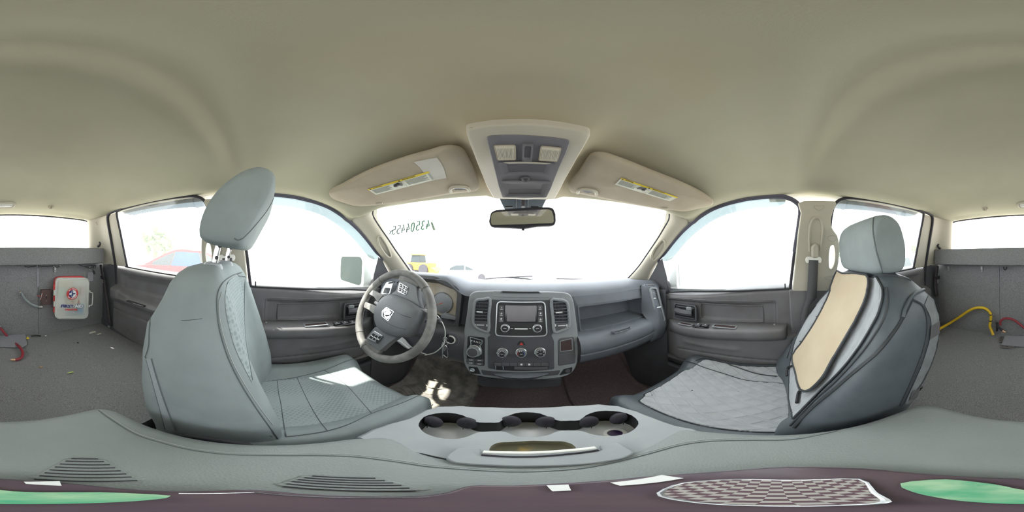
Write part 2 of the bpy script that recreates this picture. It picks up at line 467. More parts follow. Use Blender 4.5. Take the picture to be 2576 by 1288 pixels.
# ---- front doors
def door_height(s, Y, z):
    """how far the front door panel stands inboard of its base plane"""
    d = .012 * smoothstep(-.30, -.16, z)
    inrec = smoothstep(.010, .024, Y) * (1 - smoothstep(.596, .612, Y)) * (1 - smoothstep(-.222, -.208, z + .03 * max(Y, 0) * .9))
    d -= .018 * inrec * smoothstep(-.39, -.35, z)
    ins = smoothstep(.072, .084, Y) * (1 - smoothstep(.392, .404, Y)) * smoothstep(-.330, -.318, z) * (1 - smoothstep(-.242, -.228, z))
    d -= .014 * ins
    d += .030 * smoothstep(-.36, -.40, z) * (1 - smoothstep(-.60, -.66, z)) * (1 - smoothstep(.52, .60, Y))
    yy = (Y - .30) / .3
    d -= .006 * math.exp(-((z + .525 - .02 * yy * yy * -1) / .005) ** 2) * (1 - smoothstep(.50, .56, Y)) * smoothstep(.0, .03, Y)
    d += .007 * math.exp(-((z + .473) / .012) ** 2) * smoothstep(.17, .22, Y) * (1 - smoothstep(.46, .50, Y))
    d -= .06 * smoothstep(-.60, -.74, z)
    return d
def front_door(s, n, lab):
    rt = sroot(n, lab, (s * .76, .27, -.75))
    NY, NZ = 110, 120; rows = []
    for j in range(NZ + 1):
        row = []
        for i in range(NY + 1):
            Y = -.075 + .75 * i / NY; zt = -.143 - .05 * smoothstep(0, .62, Y); z = zt - (.66) * j / NZ
            d = door_height(s, Y, z)
            if j < 4: d -= .03 * (1 - j / 4) ** 2
            row.append(V(s * (.762 - d), Y, z))
        rows.append(row)
    rows.insert(0, [p + V(s * .05, 0, .004) for p in rows[0]])
    MB().grid(rows).build('door_panel', MATS['door'], rt, smooth=50)
    def on_door(pts): return [V(s * (.762 - door_height(s, p.x, p.y) - .0005), p.x, p.y) for p in pts]
    rec = resample(catmull([V(y, z, 0) for y, z in ((.016, -.345), (.015, -.22), (.026, -.201), (.06, -.200), (.30, -.208), (.56, -.216), (.59, -.222), (.601, -.24), (.602, -.36))], 6), 60)
    MB().tube(on_door(rec), .0032, 6).build('recess_bead', MATS['door'], rt)
    ins = resample(catmull([V(y, z, 0) for y, z in rrect(.325, .090, .014, 4, .238, -.281)], 2, True), 60)
    MB().tube([V(s * (.762 - max(door_height(s, p.x, p.y), -.016) - .0005), p.x, p.y) for p in ins], .0030, 6, True).build('inset_bead', MATS['door'], rt)
    # armrest shelf with rounded lip
    outl = [(-.035, .018), (-.02, .055), (.03, .068), (.15, .074), (.30, .074), (.44, .066), (.52, .048), (.57, .02), (.60, .0)]
    c = catmull([V(a, b, 0) for a, b in outl], 5)
    def zt(Y): return -.330 - .03 * smoothstep(.1, .6, Y)
    L = []
    for k, (inn, dz) in enumerate(((-.02, .003), (.5, .001), (.90, -.004), (.985, -.010), (1.0, -.020), (.985, -.034), (.93, -.046), (.55, -.075), (-.02, -.09))):
        L.append([V(s * (.755 - (p.y * inn if inn > 0 else -.01)), p.x, zt(p.x) + dz) for p in c])
    m = MB(); m.grid(L); ar = m.build('armrest', MATS['door'], rt, smooth=60)
    # pull cup and switch pod on the shelf
    for (y0, y1, x0, x1) in ((.19, .305, .695, .735),) + (((.42, .50, .70, .735),) if s > 0 else ()):
        zc = zt((y0 + y1) / 2) + .003
        ring = [V(s * (x0 + x1) / 2 + a, (y0 + y1) / 2 + b, zc) for a, b in rrect(x1 - x0, y1 - y0, .006, 3)]
        rin = [V(s * (x0 + x1) / 2 + a, (y0 + y1) / 2 + b, zc + .001) for a, b in rrect(x1 - x0 - .012, y1 - y0 - .014, .005, 3)]
        MB().loops([ring, [p + V(0, 0, .003) for p in ring], [p + V(0, 0, .003) for p in rin], [p + V(0, 0, .0006) for p in rin]], False, False).build('pull_cup_rim', MATS['bezel'], rt)
        MB().prism(rin, (0, 0, .0004)).build('pull_cup', MATS['cup_brown'], rt)
    ys = (.355, .40, .445) if s < 0 else (.345, .385)
    pod = [V(s * .715 + a, (ys[0] + ys[-1]) / 2 + b, zt(ys[1]) - .001) for a, b in rrect(.045, ys[-1] - ys[0] + .05, .008, 3)]
    MB().prism(pod, (0, 0, .006)).build('switch_pod', MATS['black'], rt, bevel=.002)
    for y in ys:
        m = MB(); m.box((s * .715, y, zt(y) + .008), (.030, .030, .008))
        sw = m.build('window_switch', MATS['dash_dark'], rt, bevel=.003)
        MB().box((s * .715, y, zt(y) + .0125), (.010, .003, .0006)).build('switch_mark', MATS['white_print'], sw)
    # inner handle: bezel, dark well, lever, lock slider
    yc, zc = .482, -.292; base = s * .757
    def rr(w_, h_, x, r=.012, cy=yc, cz=zc): return [V(x, cy + a, cz + b) for a, b in rrect(w_, h_, r, 4)]
    MB().loops([rr(.145, .098, base), rr(.143, .096, base - s * .010), rr(.128, .082, base - s * .011), rr(.124, .078, base - s * .001)], False, False).build('handle_bezel', MATS['dash_dark'], rt)
    MB().prism(rr(.126, .080, base - s * .002), (-s * .001, 0, 0)).build('handle_well', MATS['black'], rt)
    lv = MB(); lv.tube([V(base - s * .006, yc + .058, zc + .004), V(base - s * .016, yc + .03, zc + .002), V(base - s * .018, yc - .02, zc), V(base - s * .010, yc - .045, zc)], .017, 8, flat=1.0, up=(0, 0, 1))
    hd = lv.build('door_lever', MATS['dash_dark'], rt)
    for k in (-.032, .030):
        MB().box((base - s * .006, yc, zc + k), (.012, .118, .006)).build('handle_rib', MATS['dash_dark'], rt, bevel=.002)
    MB().box((base - s * .010, yc - .03, zc + .026), (.016, .034, .020)).build('lock_slider', MATS['bezel'], rt, bevel=.004)
    # lock pin and screw cap
    MB().lathe([(.0035, 0), (.003, .02), (.002, .022)], (s * .752, -.035, -.146), (0, 0, 1), 8).build('lock_pin', MATS['black'], rt)
    MB().lathe([(.005, 0), (.004, .002)], (s * .742, .022, -.325), (-s, 0, 0), 8).build('screw_cap', MATS['silver'], rt)
    # mirror sail trim
    sail = [side_pt(s, y, z, .004) for y, z in ((.600, .015), (.640, -.012), (.690, -.062), (.745, -.12), (.76, -.20), (.605, -.20), (.592, -.09))]
    MB().prism(sail, (-s * .008, 0, 0)).build('mirror_sail', MATS['dash_dark'], rt, bevel=.003)
    # window: glass, black seal all round, bright belt strip
    loop = [side_pt(s, y, z, .004) for y, z in [(-.058, -.155), (-.070, -.06), (-.081, .02), (-.098, .12)] + FWTOP + [(.612, -.05), (.604, -.12), (.606, -.187)]]
    sl = catmull(loop, 4)
    MB().tube(sl, .0075, 8, up=(s, 0, .26)).build('window_seal', MATS['rubber'], rt)
    MB().tube([p + V(-s * .004, 0, 0) for p in sl[8:-8]], .010, 8, flat=.35, up=(s, 0, .26)).build('window_run', mat('run_blue%d' % (s + 1), (.10, .10, .14), .5), rt)
    MB().tube([side_pt(s, y, z, .006) for y, z in ((-.06, -.150), (.1, -.153), (.27, -.160), (.45, -.170), (.605, -.188))], .006, 6).build('belt_seal', MATS['black'], rt)
    g = [[side_pt(s, -.10 + .74 * i / 12, -.2 + .47 * j / 8, -.012) for i in range(13)] for j in range(9)]
    MB().grid(g).build('window_glass', MATS['glass'], rt)
    return rt
front_door(-1, 'door_1', 'grey front door beside the driver seat with three window switches')
front_door(1, 'door_2', 'grey front door beside the passenger seat with two cups in its armrest')

# smoked rain guards on the outside of the side windows
def guard(s, pts, wd, lab, nme, dx=.03):
    top = catmull([side_pt(s, y, z + .004, -.014) for y, z in pts], 5)
    rows = [[], [], []]
    for i, p in enumerate(top):
        t = (top[min(i + 1, len(top) - 1)] - top[max(i - 1, 0)]).normalized()
        dn = t.cross(V(s, 0, 0)).normalized()
        if dn.z > 0: dn = -dn
        wv = wd * min(1, (i + 2) / 6, (len(top) + 1 - i) / 6)
        for k in range(3): rows[k].append(p + dn * (wv * k / 2) + V(s * (dx * (k / 2) ** .6), 0, 0))
    o = MB().grid(rows).build('rain_guard', MATS['glass_teal' if nme < 3 else 'glass_smoke'], smooth=60)
    tag(o, lab, 'rain guard', 'rain guards over the side windows')
guard(-1, FWTOP[2:], .036, 'teal smoked rain guard outside the driver front window', 1)
guard(1, FWTOP[2:], .036, 'teal smoked rain guard outside the passenger front window', 2)

# ---- rear doors
RWTOP = [(-.24, .10), (-.245, .18), (-.262, .232), (-.31, .258), (-.40, .264), (-.55, .266), (-.70, .264), (-.82, .258)]
def rear_door(s, n, lab):
    rt = sroot(n, lab, (s * .76, -.6, -.75))
    rows = []
    for j in range(61):
        row = []
        for i in range(81):
            Y = -.16 - .81 * i / 80; zt = -.125 + .012 * smoothstep(-.5, -.95, Y); z = zt - .60 * j / 60
            d = .010 * smoothstep(-.26, -.14, z)
            d -= .014 * smoothstep(-.905, -.885, Y) * (1 - smoothstep(-.30, -.28, Y)) * (1 - smoothstep(-.172, -.160, z)) * smoothstep(-.345, -.325, z)
            d -= .010 * smoothstep(-.85, -.838, Y) * (1 - smoothstep(-.38, -.36, Y)) * (1 - smoothstep(-.195, -.185, z)) * smoothstep(-.285, -.275, z)
            sh = smoothstep(-.30, -.335, z + .045 * smoothstep(-.7, -.98, Y) * -1)
            d += .055 * sh * (1 - smoothstep(-.345, -.40, z)) + .02 * smoothstep(-.345, -.40, z)
            d -= .006 * math.exp(-((z + .452) / .006) ** 2)
            if j < 3: d -= .03 * (1 - j / 3) ** 2
            row.append(V(s * (.760 - d), Y, z))
        rows.append(row)
    rows.insert(0, [p + V(s * .05, 0, .004) for p in rows[0]])
    MB().grid(rows).build('door_panel', MATS['door'], rt, smooth=50)
    ring = [V(s * .715 + a, -.70 + b, -.3345) for a, b in rrect(.05, .15, .008, 3)]
    MB().prism(ring, (0, 0, .003)).build('pull_cup', MATS['black'], rt)
    loop = [side_pt(s, y, z, .004) for y, z in RWTOP + [(-.845, .235), (-.842, .12), (-.838, 0), (-.833, -.112)]]
    MB().tube(catmull(loop, 4), .0075, 8).build('window_seal', MATS['rubber'], rt)
    MB().tube([side_pt(s, y, z, .006) for y, z in ((-.22, -.131), (-.5, -.126), (-.70, -.119), (-.85, -.113))], .006, 6).build('belt_seal', MATS['black'], rt)
    # beige frame between glass and door edge, black weatherstrip behind it
    fr = [side_pt(s, y, z, .006) for y, z in ((-.850, .250), (-.945, .245), (-.956, .10), (-.966, -.115), (-.840, -.115), (-.846, .06))]
    MB().prism(fr, (s * .012, 0, 0)).build('frame_trim', MATS['beige'], rt, bevel=.003)
    ws = [side_pt(s, y, z, .008) for y, z in ((-.78, .266), (-.88, .262), (-.93, .248), (-.950, .20), (-.955, .05), (-.962, -.116), (-.965, -.30), (-.93, -.52), (-.86, -.66))]
    MB().tube(catmull(ws, 5), .012, 8).build('weatherstrip', MATS['rubber'], rt)
    g = [[side_pt(s, -.18 - .72 * i / 12, -.15 + .43 * j / 8, -.012) for i in range(13)] for j in range(9)]
    MB().grid(g).build('window_glass', MATS['glass_dusty'], rt)
    return rt
rear_door(-1, 'door_3', 'dark grey rear door behind the driver seat')
rear_door(1, 'door_4', 'dark grey rear door behind the covered passenger seat')
guard(-1, RWTOP[2:], .046, 'grey smoked rain guard outside the window behind the driver seat', 3, .035)
guard(1, RWTOP[2:], .046, 'grey smoked rain guard outside the window behind the covered passenger seat', 4, .035)

# ---- B pillars with belt
def b_pillar(s, n, lab):
    rt = sroot(n, lab, (s * .72, -.2, -.16))
    OFF = .035
    def at(f, pts, off=OFF):
        out = []
        for q in pts:
            p = SIDE(off)(ray(f, *q)); out.append(V(s * abs(p.x), p.y, p.z))
        return out
    outer = at('K', [(130, 140), (200, 118), (560, 122), (575, 150), (535, 230), (510, 320), (508, 400), (540, 460), (585, 520), (605, 600), (608, 700), (600, 820), (575, 960), (560, 1100), (555, 1160)]) + at('K', [(65, 1160), (90, 900), (130, 500), (165, 260)])
    outer = [p for p in outer]
    hole = catmull(at('K', [(490, 650), (515, 622), (545, 625), (560, 680), (563, 760), (550, 850), (520, 905), (490, 905), (475, 860), (475, 750)]), 3, True)
    # sheet with the opening left in it: strip between outline and hole, built as a filled face set
    bm = bmesh.new()
    def ringv(L): 
        vs = [bm.verts.new(p) for p in L]; return [bm.edges.new((vs[i], vs[(i + 1) % len(vs)])) for i in range(len(vs))]
    es = ringv(outer) + ringv(hole)
    bmesh.ops.triangle_fill(bm, use_beauty=True, use_dissolve=False, edges=es)
    m = MB(); bm.verts.index_update()
    m.add([v.co.copy() for v in bm.verts], [[v.index for v in f.verts] for f in bm.faces]); bm.free()
    front = list(m.v); nf = len(front); ff = list(m.f)
    m.v += [p + V(s * .022, 0, .006) for p in front]
    m.f += [[i + nf for i in q[::-1]] for q in ff]
    for L0, cnt in ((0, len(outer)), (len(outer), len(hole))):
        for i in range(cnt): a, b = L0 + i, L0 + (i + 1) % cnt; m.f.append([a, b, b + nf, a + nf])
    m.build('pillar_cover', MATS['beige'], rt, smooth=30, bevel=.004)
    MB().tube([p + V(s * .0, 0, 0) for p in hole], .004, 6, True).build('opening_rim', MATS['beige'], rt)
    # raised belt track and moulded marks
    tk = at('K', [(258, 700), (255, 480), (275, 370), (320, 312), (375, 318), (400, 370), (410, 480), (385, 700)], OFF + .003)
    MB().tube(catmull(tk, 4), .006, 6).build('track_rim', MATS['beige'], rt)
    for pts in ([(315, 175), (425, 175), (415, 205), (368, 228), (325, 205)], [(470, 540), (500, 520), (550, 522), (575, 545), (550, 580), (490, 578)], [(440, 995), (550, 985), (545, 1020), (480, 1030), (445, 1015)]):
        MB().tube(catmull(at('K', pts, OFF + .001), 3, True), .0012, 5, True).build('moulded_mark', mat('mark%d' % len(MATS), (.42, .40, .35), .6), rt)
    MB().prism([side_pt(s, y, z, .025) for y, z in ((-.05, -.155), (-.30, -.155), (-.32, -.75), (-.06, -.75))], (s * .03, 0, 0)).build('lower_panel', MATS['door'], rt, bevel=.006)
    # seat belt: height adjuster, D-ring, webbing
    sb = thing('seat_belt', 'grey seat belt on the pillar beside the %s seat' % ('driver' if s < 0 else 'covered passenger'), 'seat belt', at('K', [(310, 800)], OFF + .02)[0])
    p1 = at('K', [(320, 600), (362, 640), (358, 790), (275, 790), (268, 640)], OFF + .004)
    MB().prism(rounded(p1, .012), (-s * .022, 0, 0), .8).build('adjuster', MATS['beige'], sb, bevel=.004)
    c1, c2 = at('K', [(232, 800), (375, 800)], OFF + .012)
    dr = [c1 + V(0, 0, .014), c1 + V(0, .008, 0), c1 + V(0, 0, -.014), (c1 + c2) / 2 + V(0, 0, .0), c2 + V(0, 0, -.014), c2 + V(0, -.008, 0), c2 + V(0, 0, .014), (c1 + c2) / 2 + V(0, 0, .012)]
    MB().prism(catmull(dr, 3, True), (-s * .008, 0, 0)).build('belt_ring', MATS['white_plastic'], sb, bevel=.002)
    wl = at('K', [(252, 800), (225, 1288)], OFF + .022) + at('H', [(290, 605)], OFF + .03)
    wr = at('K', [(362, 805), (340, 1288)], OFF + .022) + at('H', [(330, 560)], OFF + .03)
    dv_ = V(s * .03, .0, -.25); wl.append(wl[-1] + dv_); wr.append(wr[-1] + dv_)
    MB().grid([resample(wl, 12), resample(wr, 12)]).build('webbing', mat('webbing%d' % (s + 1), (.085, .085, .09), .8, (.11, .11, .115), 400), sb, solid=.002)
    return rt
b_pillar(-1, 'trim_3', 'beige centre pillar cover on the driver side')
b_pillar(1, 'trim_4', 'beige centre pillar cover with an oval opening on the passenger side')

# ---- rear corner pillars and rear window
for s, n in ((-1, 'trim_5'), (1, 'trim_6')):
    rt = sroot(n, 'beige rear corner pillar cover on the %s side' % ('driver' if s < 0 else 'passenger'), (s * .7, -1.1, -.12))
    prof = []
    for j in range(13):
        t = j / 12; z = .262 - .375 * t
        a = V(s * (sideX(z) - .002), -.955, z); b = V(s * (lerp(.655, .745, t)), lerp(-1.05, -1.09, t), z)
        c = V(s * lerp(.605, .645, t), lerp(-1.125, -1.15, t), z); d = c + V(s * .0, -.05, 0)
        prof.append(resample(catmull([a, b, c, d], 6), 18))
    MB().grid(prof).build('pillar_cover', MATS['beige'], rt, smooth=60)
    low = [[V(s * (sideX(-.11) - .002 + .005), -.95, z) for z in (-.105, -.4, -.68)], [V(s * .752, -1.10, z) for z in (-.105, -.4, -.68)], [V(s * .745, -1.16, z) for z in (-.105, -.4, -.68)]]
    MB().grid(low).build('lower_cover', MATS['dash_dark'], rt)
    f, pts = ('I', [(675, 222), (697, 220), (697, 235), (684, 240)]) if s < 0 else ('J', [(165, 236), (190, 238), (182, 253), (168, 250)])
    q = [p * .985 for p in TR(f, pts, onY(-1.10))]
    MB().tube(q, .0015, 5, True).build('moulded_mark', MATS['visor'], rt)
    f, c = ('I', (697, 378)) if s < 0 else ('J', (175, 393))
    p = onY(-1.085)(ray(f, *c)); p.x = s * min(abs(p.x), .70)
    MB().tube([p + V(-s * .012, 0, -.018), p + V(-s * .002, .01, -.008), p + V(s * .004, .012, .006), p + V(s * .0, .006, .02)], lambda t: .010 - .004 * t, 8).build('belt_guide', MATS['black'], rt)
wr_ = sroot('window_2', 'wide rear window of the cab', (0, -1.17, 0))
MB().grid([[V(-.72 + 1.44 * i / 12, -1.19, -.05 + .36 * j / 6) for i in range(13)] for j in range(7)]).build('glass_pane', MATS['glass_windshield'], wr_)
MB().tube(catmull([V(-.648, -1.175, .0), V(-.635, -1.172, .10), V(-.618, -1.168, .20), V(-.60, -1.165, .232), V(-.4, -1.165, .242), V(0, -1.165, .25), V(.4, -1.165, .242), V(.60, -1.165, .232), V(.618, -1.168, .20), V(.635, -1.172, .10), V(.648, -1.175, .0)], 4), .006, 6).build('window_seal', MATS['rubber'], wr_)

# ---- carpeted rear wall, shelf box, rear load floor
rw = sroot('wall_rear', 'grey carpeted board covering the rear wall', (0, -1.15, -.66))
def panel(pts, y, dep, name='carpet_panel', m='carpet', par=None, bev=.004):
    return MB().prism([V(a, y, b) for a, b in pts], (0, -dep, 0)).build(name, MATS[m], par, bevel=bev)
xs = TR('I', [(272, 700)], onY(-1.13))[0].x
xs2 = TR('J', [(600, 600)], onY(-1.13))[0].x
panel([(-.765, -.70), (xs, -.70), (xs, -.05), (-.765, -.05)], -1.134, .02, par=rw)
panel([(xs + .002, -.70), (xs2, -.70), (xs2, -.05), (xs + .002, -.05)], -1.130, .02, par=rw)
panel([(xs2 + .002, -.70), (.765, -.70), (.765, -.05), (xs2 + .002, -.05)], -1.134, .02, par=rw)
for f, c, w_, h_ in (('I', (636, 605), .05, .075), ('I', (268, 610), .014, .14), ('J', (602, 615), .012, .13)):
    p = onY(-1.127)(ray(f, *c))
    MB().prism([V(p.x + a, p.y, p.z + b) for a, b in rrect(w_, h_, .008, 2)], (0, .0015, 0)).build('carpet_patch', mat('patch%d' % len(MATS), (.30, .30, .33), 1., (.36, .36, .39), 300), rw)
o = MB().prism([V(x, -1.05, z) for x, z in ((-.70, .012), (.72, .012), (.72, -.104), (-.70, -.104))], (0, -.12, 0)).build('carpeted_shelf', MATS['carpet'], bevel=.006)
tag(o, 'grey carpeted shelf box running across the cab under the rear window', 'shelf')
fl = MB()
NX, NY = 60, 40
fl.grid([[V(-.77 + 1.54 * i / NX, -1.15 + .91 * j / NY, -.66 + .004 * noise.noise(V(i * .21, j * .25, 0)) + .02 * math.exp(-((i - 8) / 5) ** 2 - ((j - 2) / 3) ** 2)) for i in range(NX + 1)] for j in range(NY + 1)])
fl.grid([[V(-.77 + 1.54 * i / NX, -.24, -.66 - .34 * j / 4) for i in range(NX + 1)] for j in range(5)])
fl = struct(fl.build('floor_rear', MATS['carpet'], smooth=60), 'grey carpeted load floor behind the seats')
for s in (-1, 1):
    o = MB().prism([V(s * .752, y, z) for y, z in ((-1.15, -.60), (-.35, -.70), (-.35, -.78), (-1.15, -.78))], (-s * .012, 0, 0)).build('baseboard_' + ('left' if s < 0 else 'right'), MATS['dash_dark'], bevel=.003)
    struct(o, 'dark plastic sill along the rear door on the %s side' % ('driver' if s < 0 else 'passenger'))

# ---- front floor, firewall, kick panels
def floorz(X, Y):
    z = -1.0 + .11 * math.exp(-((X - XC) / .17) ** 4)
    return z + .34 * smoothstep(.80, 1.18, Y)
m = MB(); m.grid([[V(-.78 + 1.56 * i / 60, -.36 + 1.56 * j / 60, floorz(-.78 + 1.56 * i / 60, -.36 + 1.56 * j / 60)) for i in range(61)] for j in range(61)])
m.grid([[V(-.78 + 1.56 * i / 20, 1.20 + .02 * (j / 4), floorz(-.78 + 1.56 * i / 20, 1.20) + .40 * j / 4) for i in range(21)] for j in range(5)])
struct(m.build('floor', MATS['carpet_dark'], smooth=60), 'dark brown carpet of the front footwells')
for s, n in ((-1, 'wall_left'), (1, 'wall_right')):
    rows = [[V(s * (.735 + .02 * smoothstep(.7, .9, y) * 0 - .03 * math.exp(-((y - .86) / .10) ** 2) * smoothstep(-.35, -.5, z)), y, z) for y in [.60 + .04 * i for i in range(17)]] for z in [-1.02 + .05 * j for j in range(18)]]
    o = MB().grid(rows).build(n, MATS['dash_dark'], smooth=60); struct(o, 'dark plastic kick panel in the %s footwell' % ('driver' if s < 0 else 'passenger'))
    o = MB().prism([V(s * .805, y, z) for y, z in ((-1.2, -.1), (1.25, -.2), (1.25, -1.05), (-1.2, -1.05))], (s * .02, 0, 0)).build('body_side', MATS['dash_dark'])
    struct(o, 'dark door shells on the %s side' % ('driver' if s < 0 else 'passenger'))
# roof rails close the gap between headliner and window line; sills under the doors
for s in (-1, 1):
    nm = 'driver' if s < 0 else 'passenger'
    o = MB().prism([V(s * x, 0, z) + V(0, -1.14, 0) for x, z in ((.655, .262), (.672, .258), (.74, .26), (.74, .34), (.665, .31))], (0, 1.16, 0)).build('trim_%d' % (7 if s < 0 else 8), MATS['beige'])
    struct(o, 'beige roof rail above the %s side doors' % nm)
    o = MB().prism([V(s * .775, y, z) for y, z in ((-.36, -.70), (.68, -.70), (.68, -1.02), (-.36, -1.02))], (-s * .035, 0, 0)).build('baseboard_' + nm, MATS['dash_dark'], bevel=.01)
    struct(o, 'dark sill under the front door on the %s side' % nm)

# ================================================================== DASHBOARD
dash = thing('dashboard', 'blue-grey moulded dashboard with centre stack, vents and glovebox', 'dashboard', (0, .80, -.60))
def hood(X): return smoothstep(-.68, -.60, X) * (1 - smoothstep(-.36, -.235, X))
def pad_profile(X):
    h = hood(X); e = smoothstep(.60, .745, abs(X))
    base = [(1.34, -.24), (1.18, -.135), (1.02, -.112), (.88, -.103), (.80, -.103), (.748, -.115), (.714, -.138), (.702, -.158)]
    hd = [(1.34, -.24), (1.18, -.128), (1.02, -.098), (.90, -.078), (.82, -.069), (.75, -.067), (.712, -.074), (.702, -.092)]
    out = []
    for (a, b), (c, d) in zip(base, hd):
        y, z = lerp(a, c, h), lerp(b, d, h)
        z -= .02 * e * (y > .75)
        out.append(V(X, min(y - .05 * e * (1 if y < 1 else .5), .65 + 1.3 * (.285 - z) - .67 * X * X - .012), z))
    return out
rows = [resample(catmull(pad_profile(-.75 + 1.5 * i / 90), 4), 30) for i in range(91)]
MB().grid(rows).build('top_pad', MATS['dash'], dash, smooth=60)
core = [(.88, -.24), (.84, -.15), (.76, -.16), (.735, -.30), (.735, -.50), (.90, -.53)]
for x0, x1 in ((-.70, -.66), (-.28, .24), (.66, .74)):
    MB().prism([V(x0, y, z) for y, z in core], (x1 - x0, 0, 0)).build('dash_core', MATS['dash_dark'], dash)
# ---- passenger face with open bin
def rect3(y, a, r=.012): return rounded([V(x, y, z) for x, z in a], r)
outer = [(.232, -.156), (.690, -.160), (.700, -.338), (.232, -.338)]
fr1 = [(.250, -.194), (.654, -.203), (.672, -.332), (.262, -.336)]
fr2 = [(.259, -.205), (.641, -.210), (.659, -.323), (.267, -.326)]
bk = [(.285, -.222), (.610, -.226), (.622, -.308), (.290, -.312)]
MB().loops([rect3(.702, outer, .004), rect3(.694, fr1, .01), rect3(.690, fr1, .01), rect3(.690, fr2, .01), rect3(.70, fr2, .01), rect3(.80, bk, .02)], False, True).build('storage_bin', MATS['dash'], dash, smooth=30)
# ---- glovebox
def gl_profile(X, pr): 
    e = smoothstep(.52, .70, X)
    return [V(X, y + .0 * e, z + .012 * e * (z < -.4)) for y, z in pr]
gp = [(.715, -.332), (.665, -.334), (.636, -.340), (.615, -.356), (.606, -.385), (.608, -.412), (.614, -.418)]
gq = [(.616, -.420), (.610, -.424), (.617, -.455), (.640, -.485), (.68, -.500), (.9, -.53)]
MB().grid([gl_profile(.234 + .41 * i / 24, gp) for i in range(25)]).build('glovebox_door', MATS['dash'], dash, smooth=50)
MB().grid([gl_profile(.234 + .41 * i / 24, gq) for i in range(25)]).build('lower_panel', MATS['dash'], dash, smooth=50)
MB().prism(rounded(TR('C', [(480, 615), (650, 562), (660, 590), (525, 636)], onP((0, .63, -.342), (0, .3, 1))), .006), (0, 0, .003)).build('glovebox_latch', MATS['dash_dark'], dash)
MB().tube(TR('C', [(470, 612), (530, 640), (665, 597), (655, 560)], onP((0, .63, -.339), (0, .3, 1))), .003, 6).build('latch_rim', MATS['dash'], dash)
MB().prism(TR('C', [(480, 845), (620, 790), (650, 745), (520, 795)], onY(.640)), (0, .01, 0)).build('lower_latch', MATS['dash_dark'], dash, bevel=.003)
MB().box(TR('C', [(728, 232)], onZ(-.128))[0], (.012, .006, .001)).build('airbag_mark', MATS['dash_dark'], dash)
# ---- end columns with upright vents
def column(s):
    prs = [(.705, -.150), (.672, -.132), (.648, -.145), (.628, -.22), (.604, -.30), (.590, -.36), (.590, -.40), (.612, -.45), (.66, -.50), (.85, -.53)]
    rows = []
    for i in range(12):
        t = i / 11; X = .628 + .125 * t; e = smoothstep(0, .25, t)
        rows.append([V(s * X, lerp(max(y, .69 if z > -.33 else .62), y, e) + .02 * smoothstep(.7, 1., t), z) for y, z in prs])
    return MB().grid([resample(catmull(r, 4), 30) for r in rows]).build('end_column', MATS['dash'], dash, smooth=60)
column(1); column(-1)
def vent(name, outline, slats, depth, n, house='black', slat='dash', knob=None, wheel=None, vert=None):
    """outline ring recessed, each slat its own piece; all points already on the face"""
    n = Vector(n).normalized(); ring = catmull(outline, 2, True) if len(outline) > 8 else rounded(outline, .008)
    c = sum(ring, Vector()) / len(ring)
    b = MB().loops([ring, [p - n * depth for p in ring]], False, True).build(name, MATS[house], dash, smooth=30)
    for a, e in slats:
        d = (e - a); 
        R = Matrix((d.normalized(), n, d.normalized().cross(n))).transposed()
        MB().box((a + e) / 2 - n * .006, (d.length, .014, .0022), R @ Matrix.Rotation(D(12), 3, 'X')).build('slat', MATS[slat], b)
    for a, e in (vert or []):
        MB().tube([a - n * .014, e - n * .014], .0012, 5).build('vane', MATS['dash_dark'], b)
    if knob: MB().tube([knob[0] + n * .002, knob[1] + n * .004], lambda t: .0045 - .001 * abs(t - .5), 8).build('vent_knob', MATS['silver'], b)
    return b
nR = V(-.25, -.95, .18)
SV = onP((.67, .622, -.26), nR)
ring = TR('C', [(840, 235), (900, 232), (975, 520), (915, 545)], SV)
MB().tube(rounded(ring, .012), .006, 6, True).build('vent_frame', MATS['bezel'], dash)
sl = [TR('C', [(858 + k * 9, 258 + k * 24), (905 + k * 9, 252 + k * 24)], SV) for k in range(6)]
b = vent('end_vent', TR('C', [(850, 248), (898, 244), (940, 420), (900, 432)], SV), sl, .02, -SV(ray('C', 880, 340)).normalized(), knob=TR('C', [(872, 325), (892, 322)], SV))
MB().prism(rounded(TR('C', [(902, 440), (942, 428), (962, 510), (918, 530)], SV), .006), nR * .002).build('end_blank', MATS['cup_brown'], dash)
MB().tube(TR('C', [(895, 408), (935, 402)], SV), .006, 8).build('vent_wheel', MATS['silver'], dash)
nL = V(.25, -.95, .18)
SVL = onP((-.665, .622, -.22), nL)
ring = TR('T', [(385, 400), (450, 245), (545, 235), (500, 400)], SVL)
MB().prism(rounded(ring, .012), nL * -.01).build('vent_frame', MATS['silver'], dash, bevel=.002)
sl = [TR('T', [(440 - k * 7, 330 + k * 17), (500 - k * 5, 330 + k * 17)], SVL) for k in range(4)]
vent('end_vent', TR('T', [(436, 315), (506, 318), (482, 392), (412, 385)], onP((-.665, .620, -.22), nL)), sl, .0012, nL)
for k in range(5):
    MB().tube(TR('T', [(478 + k * 17, 270 - k * 3), (492 + k * 17, 246 - k * 2)], onP((-.665, .619, -.22), nL)), .0018, 5).build('defrost_slot', MATS['black'], dash)
for k in range(7):
    a = onZ(-.117)(ray('C', 800 + k * 13, 205 + k * 1)); MB().tube([a, a + V(.012, .02, 0)], .0022, 5).build('defrost_slot', MATS['black'], dash)

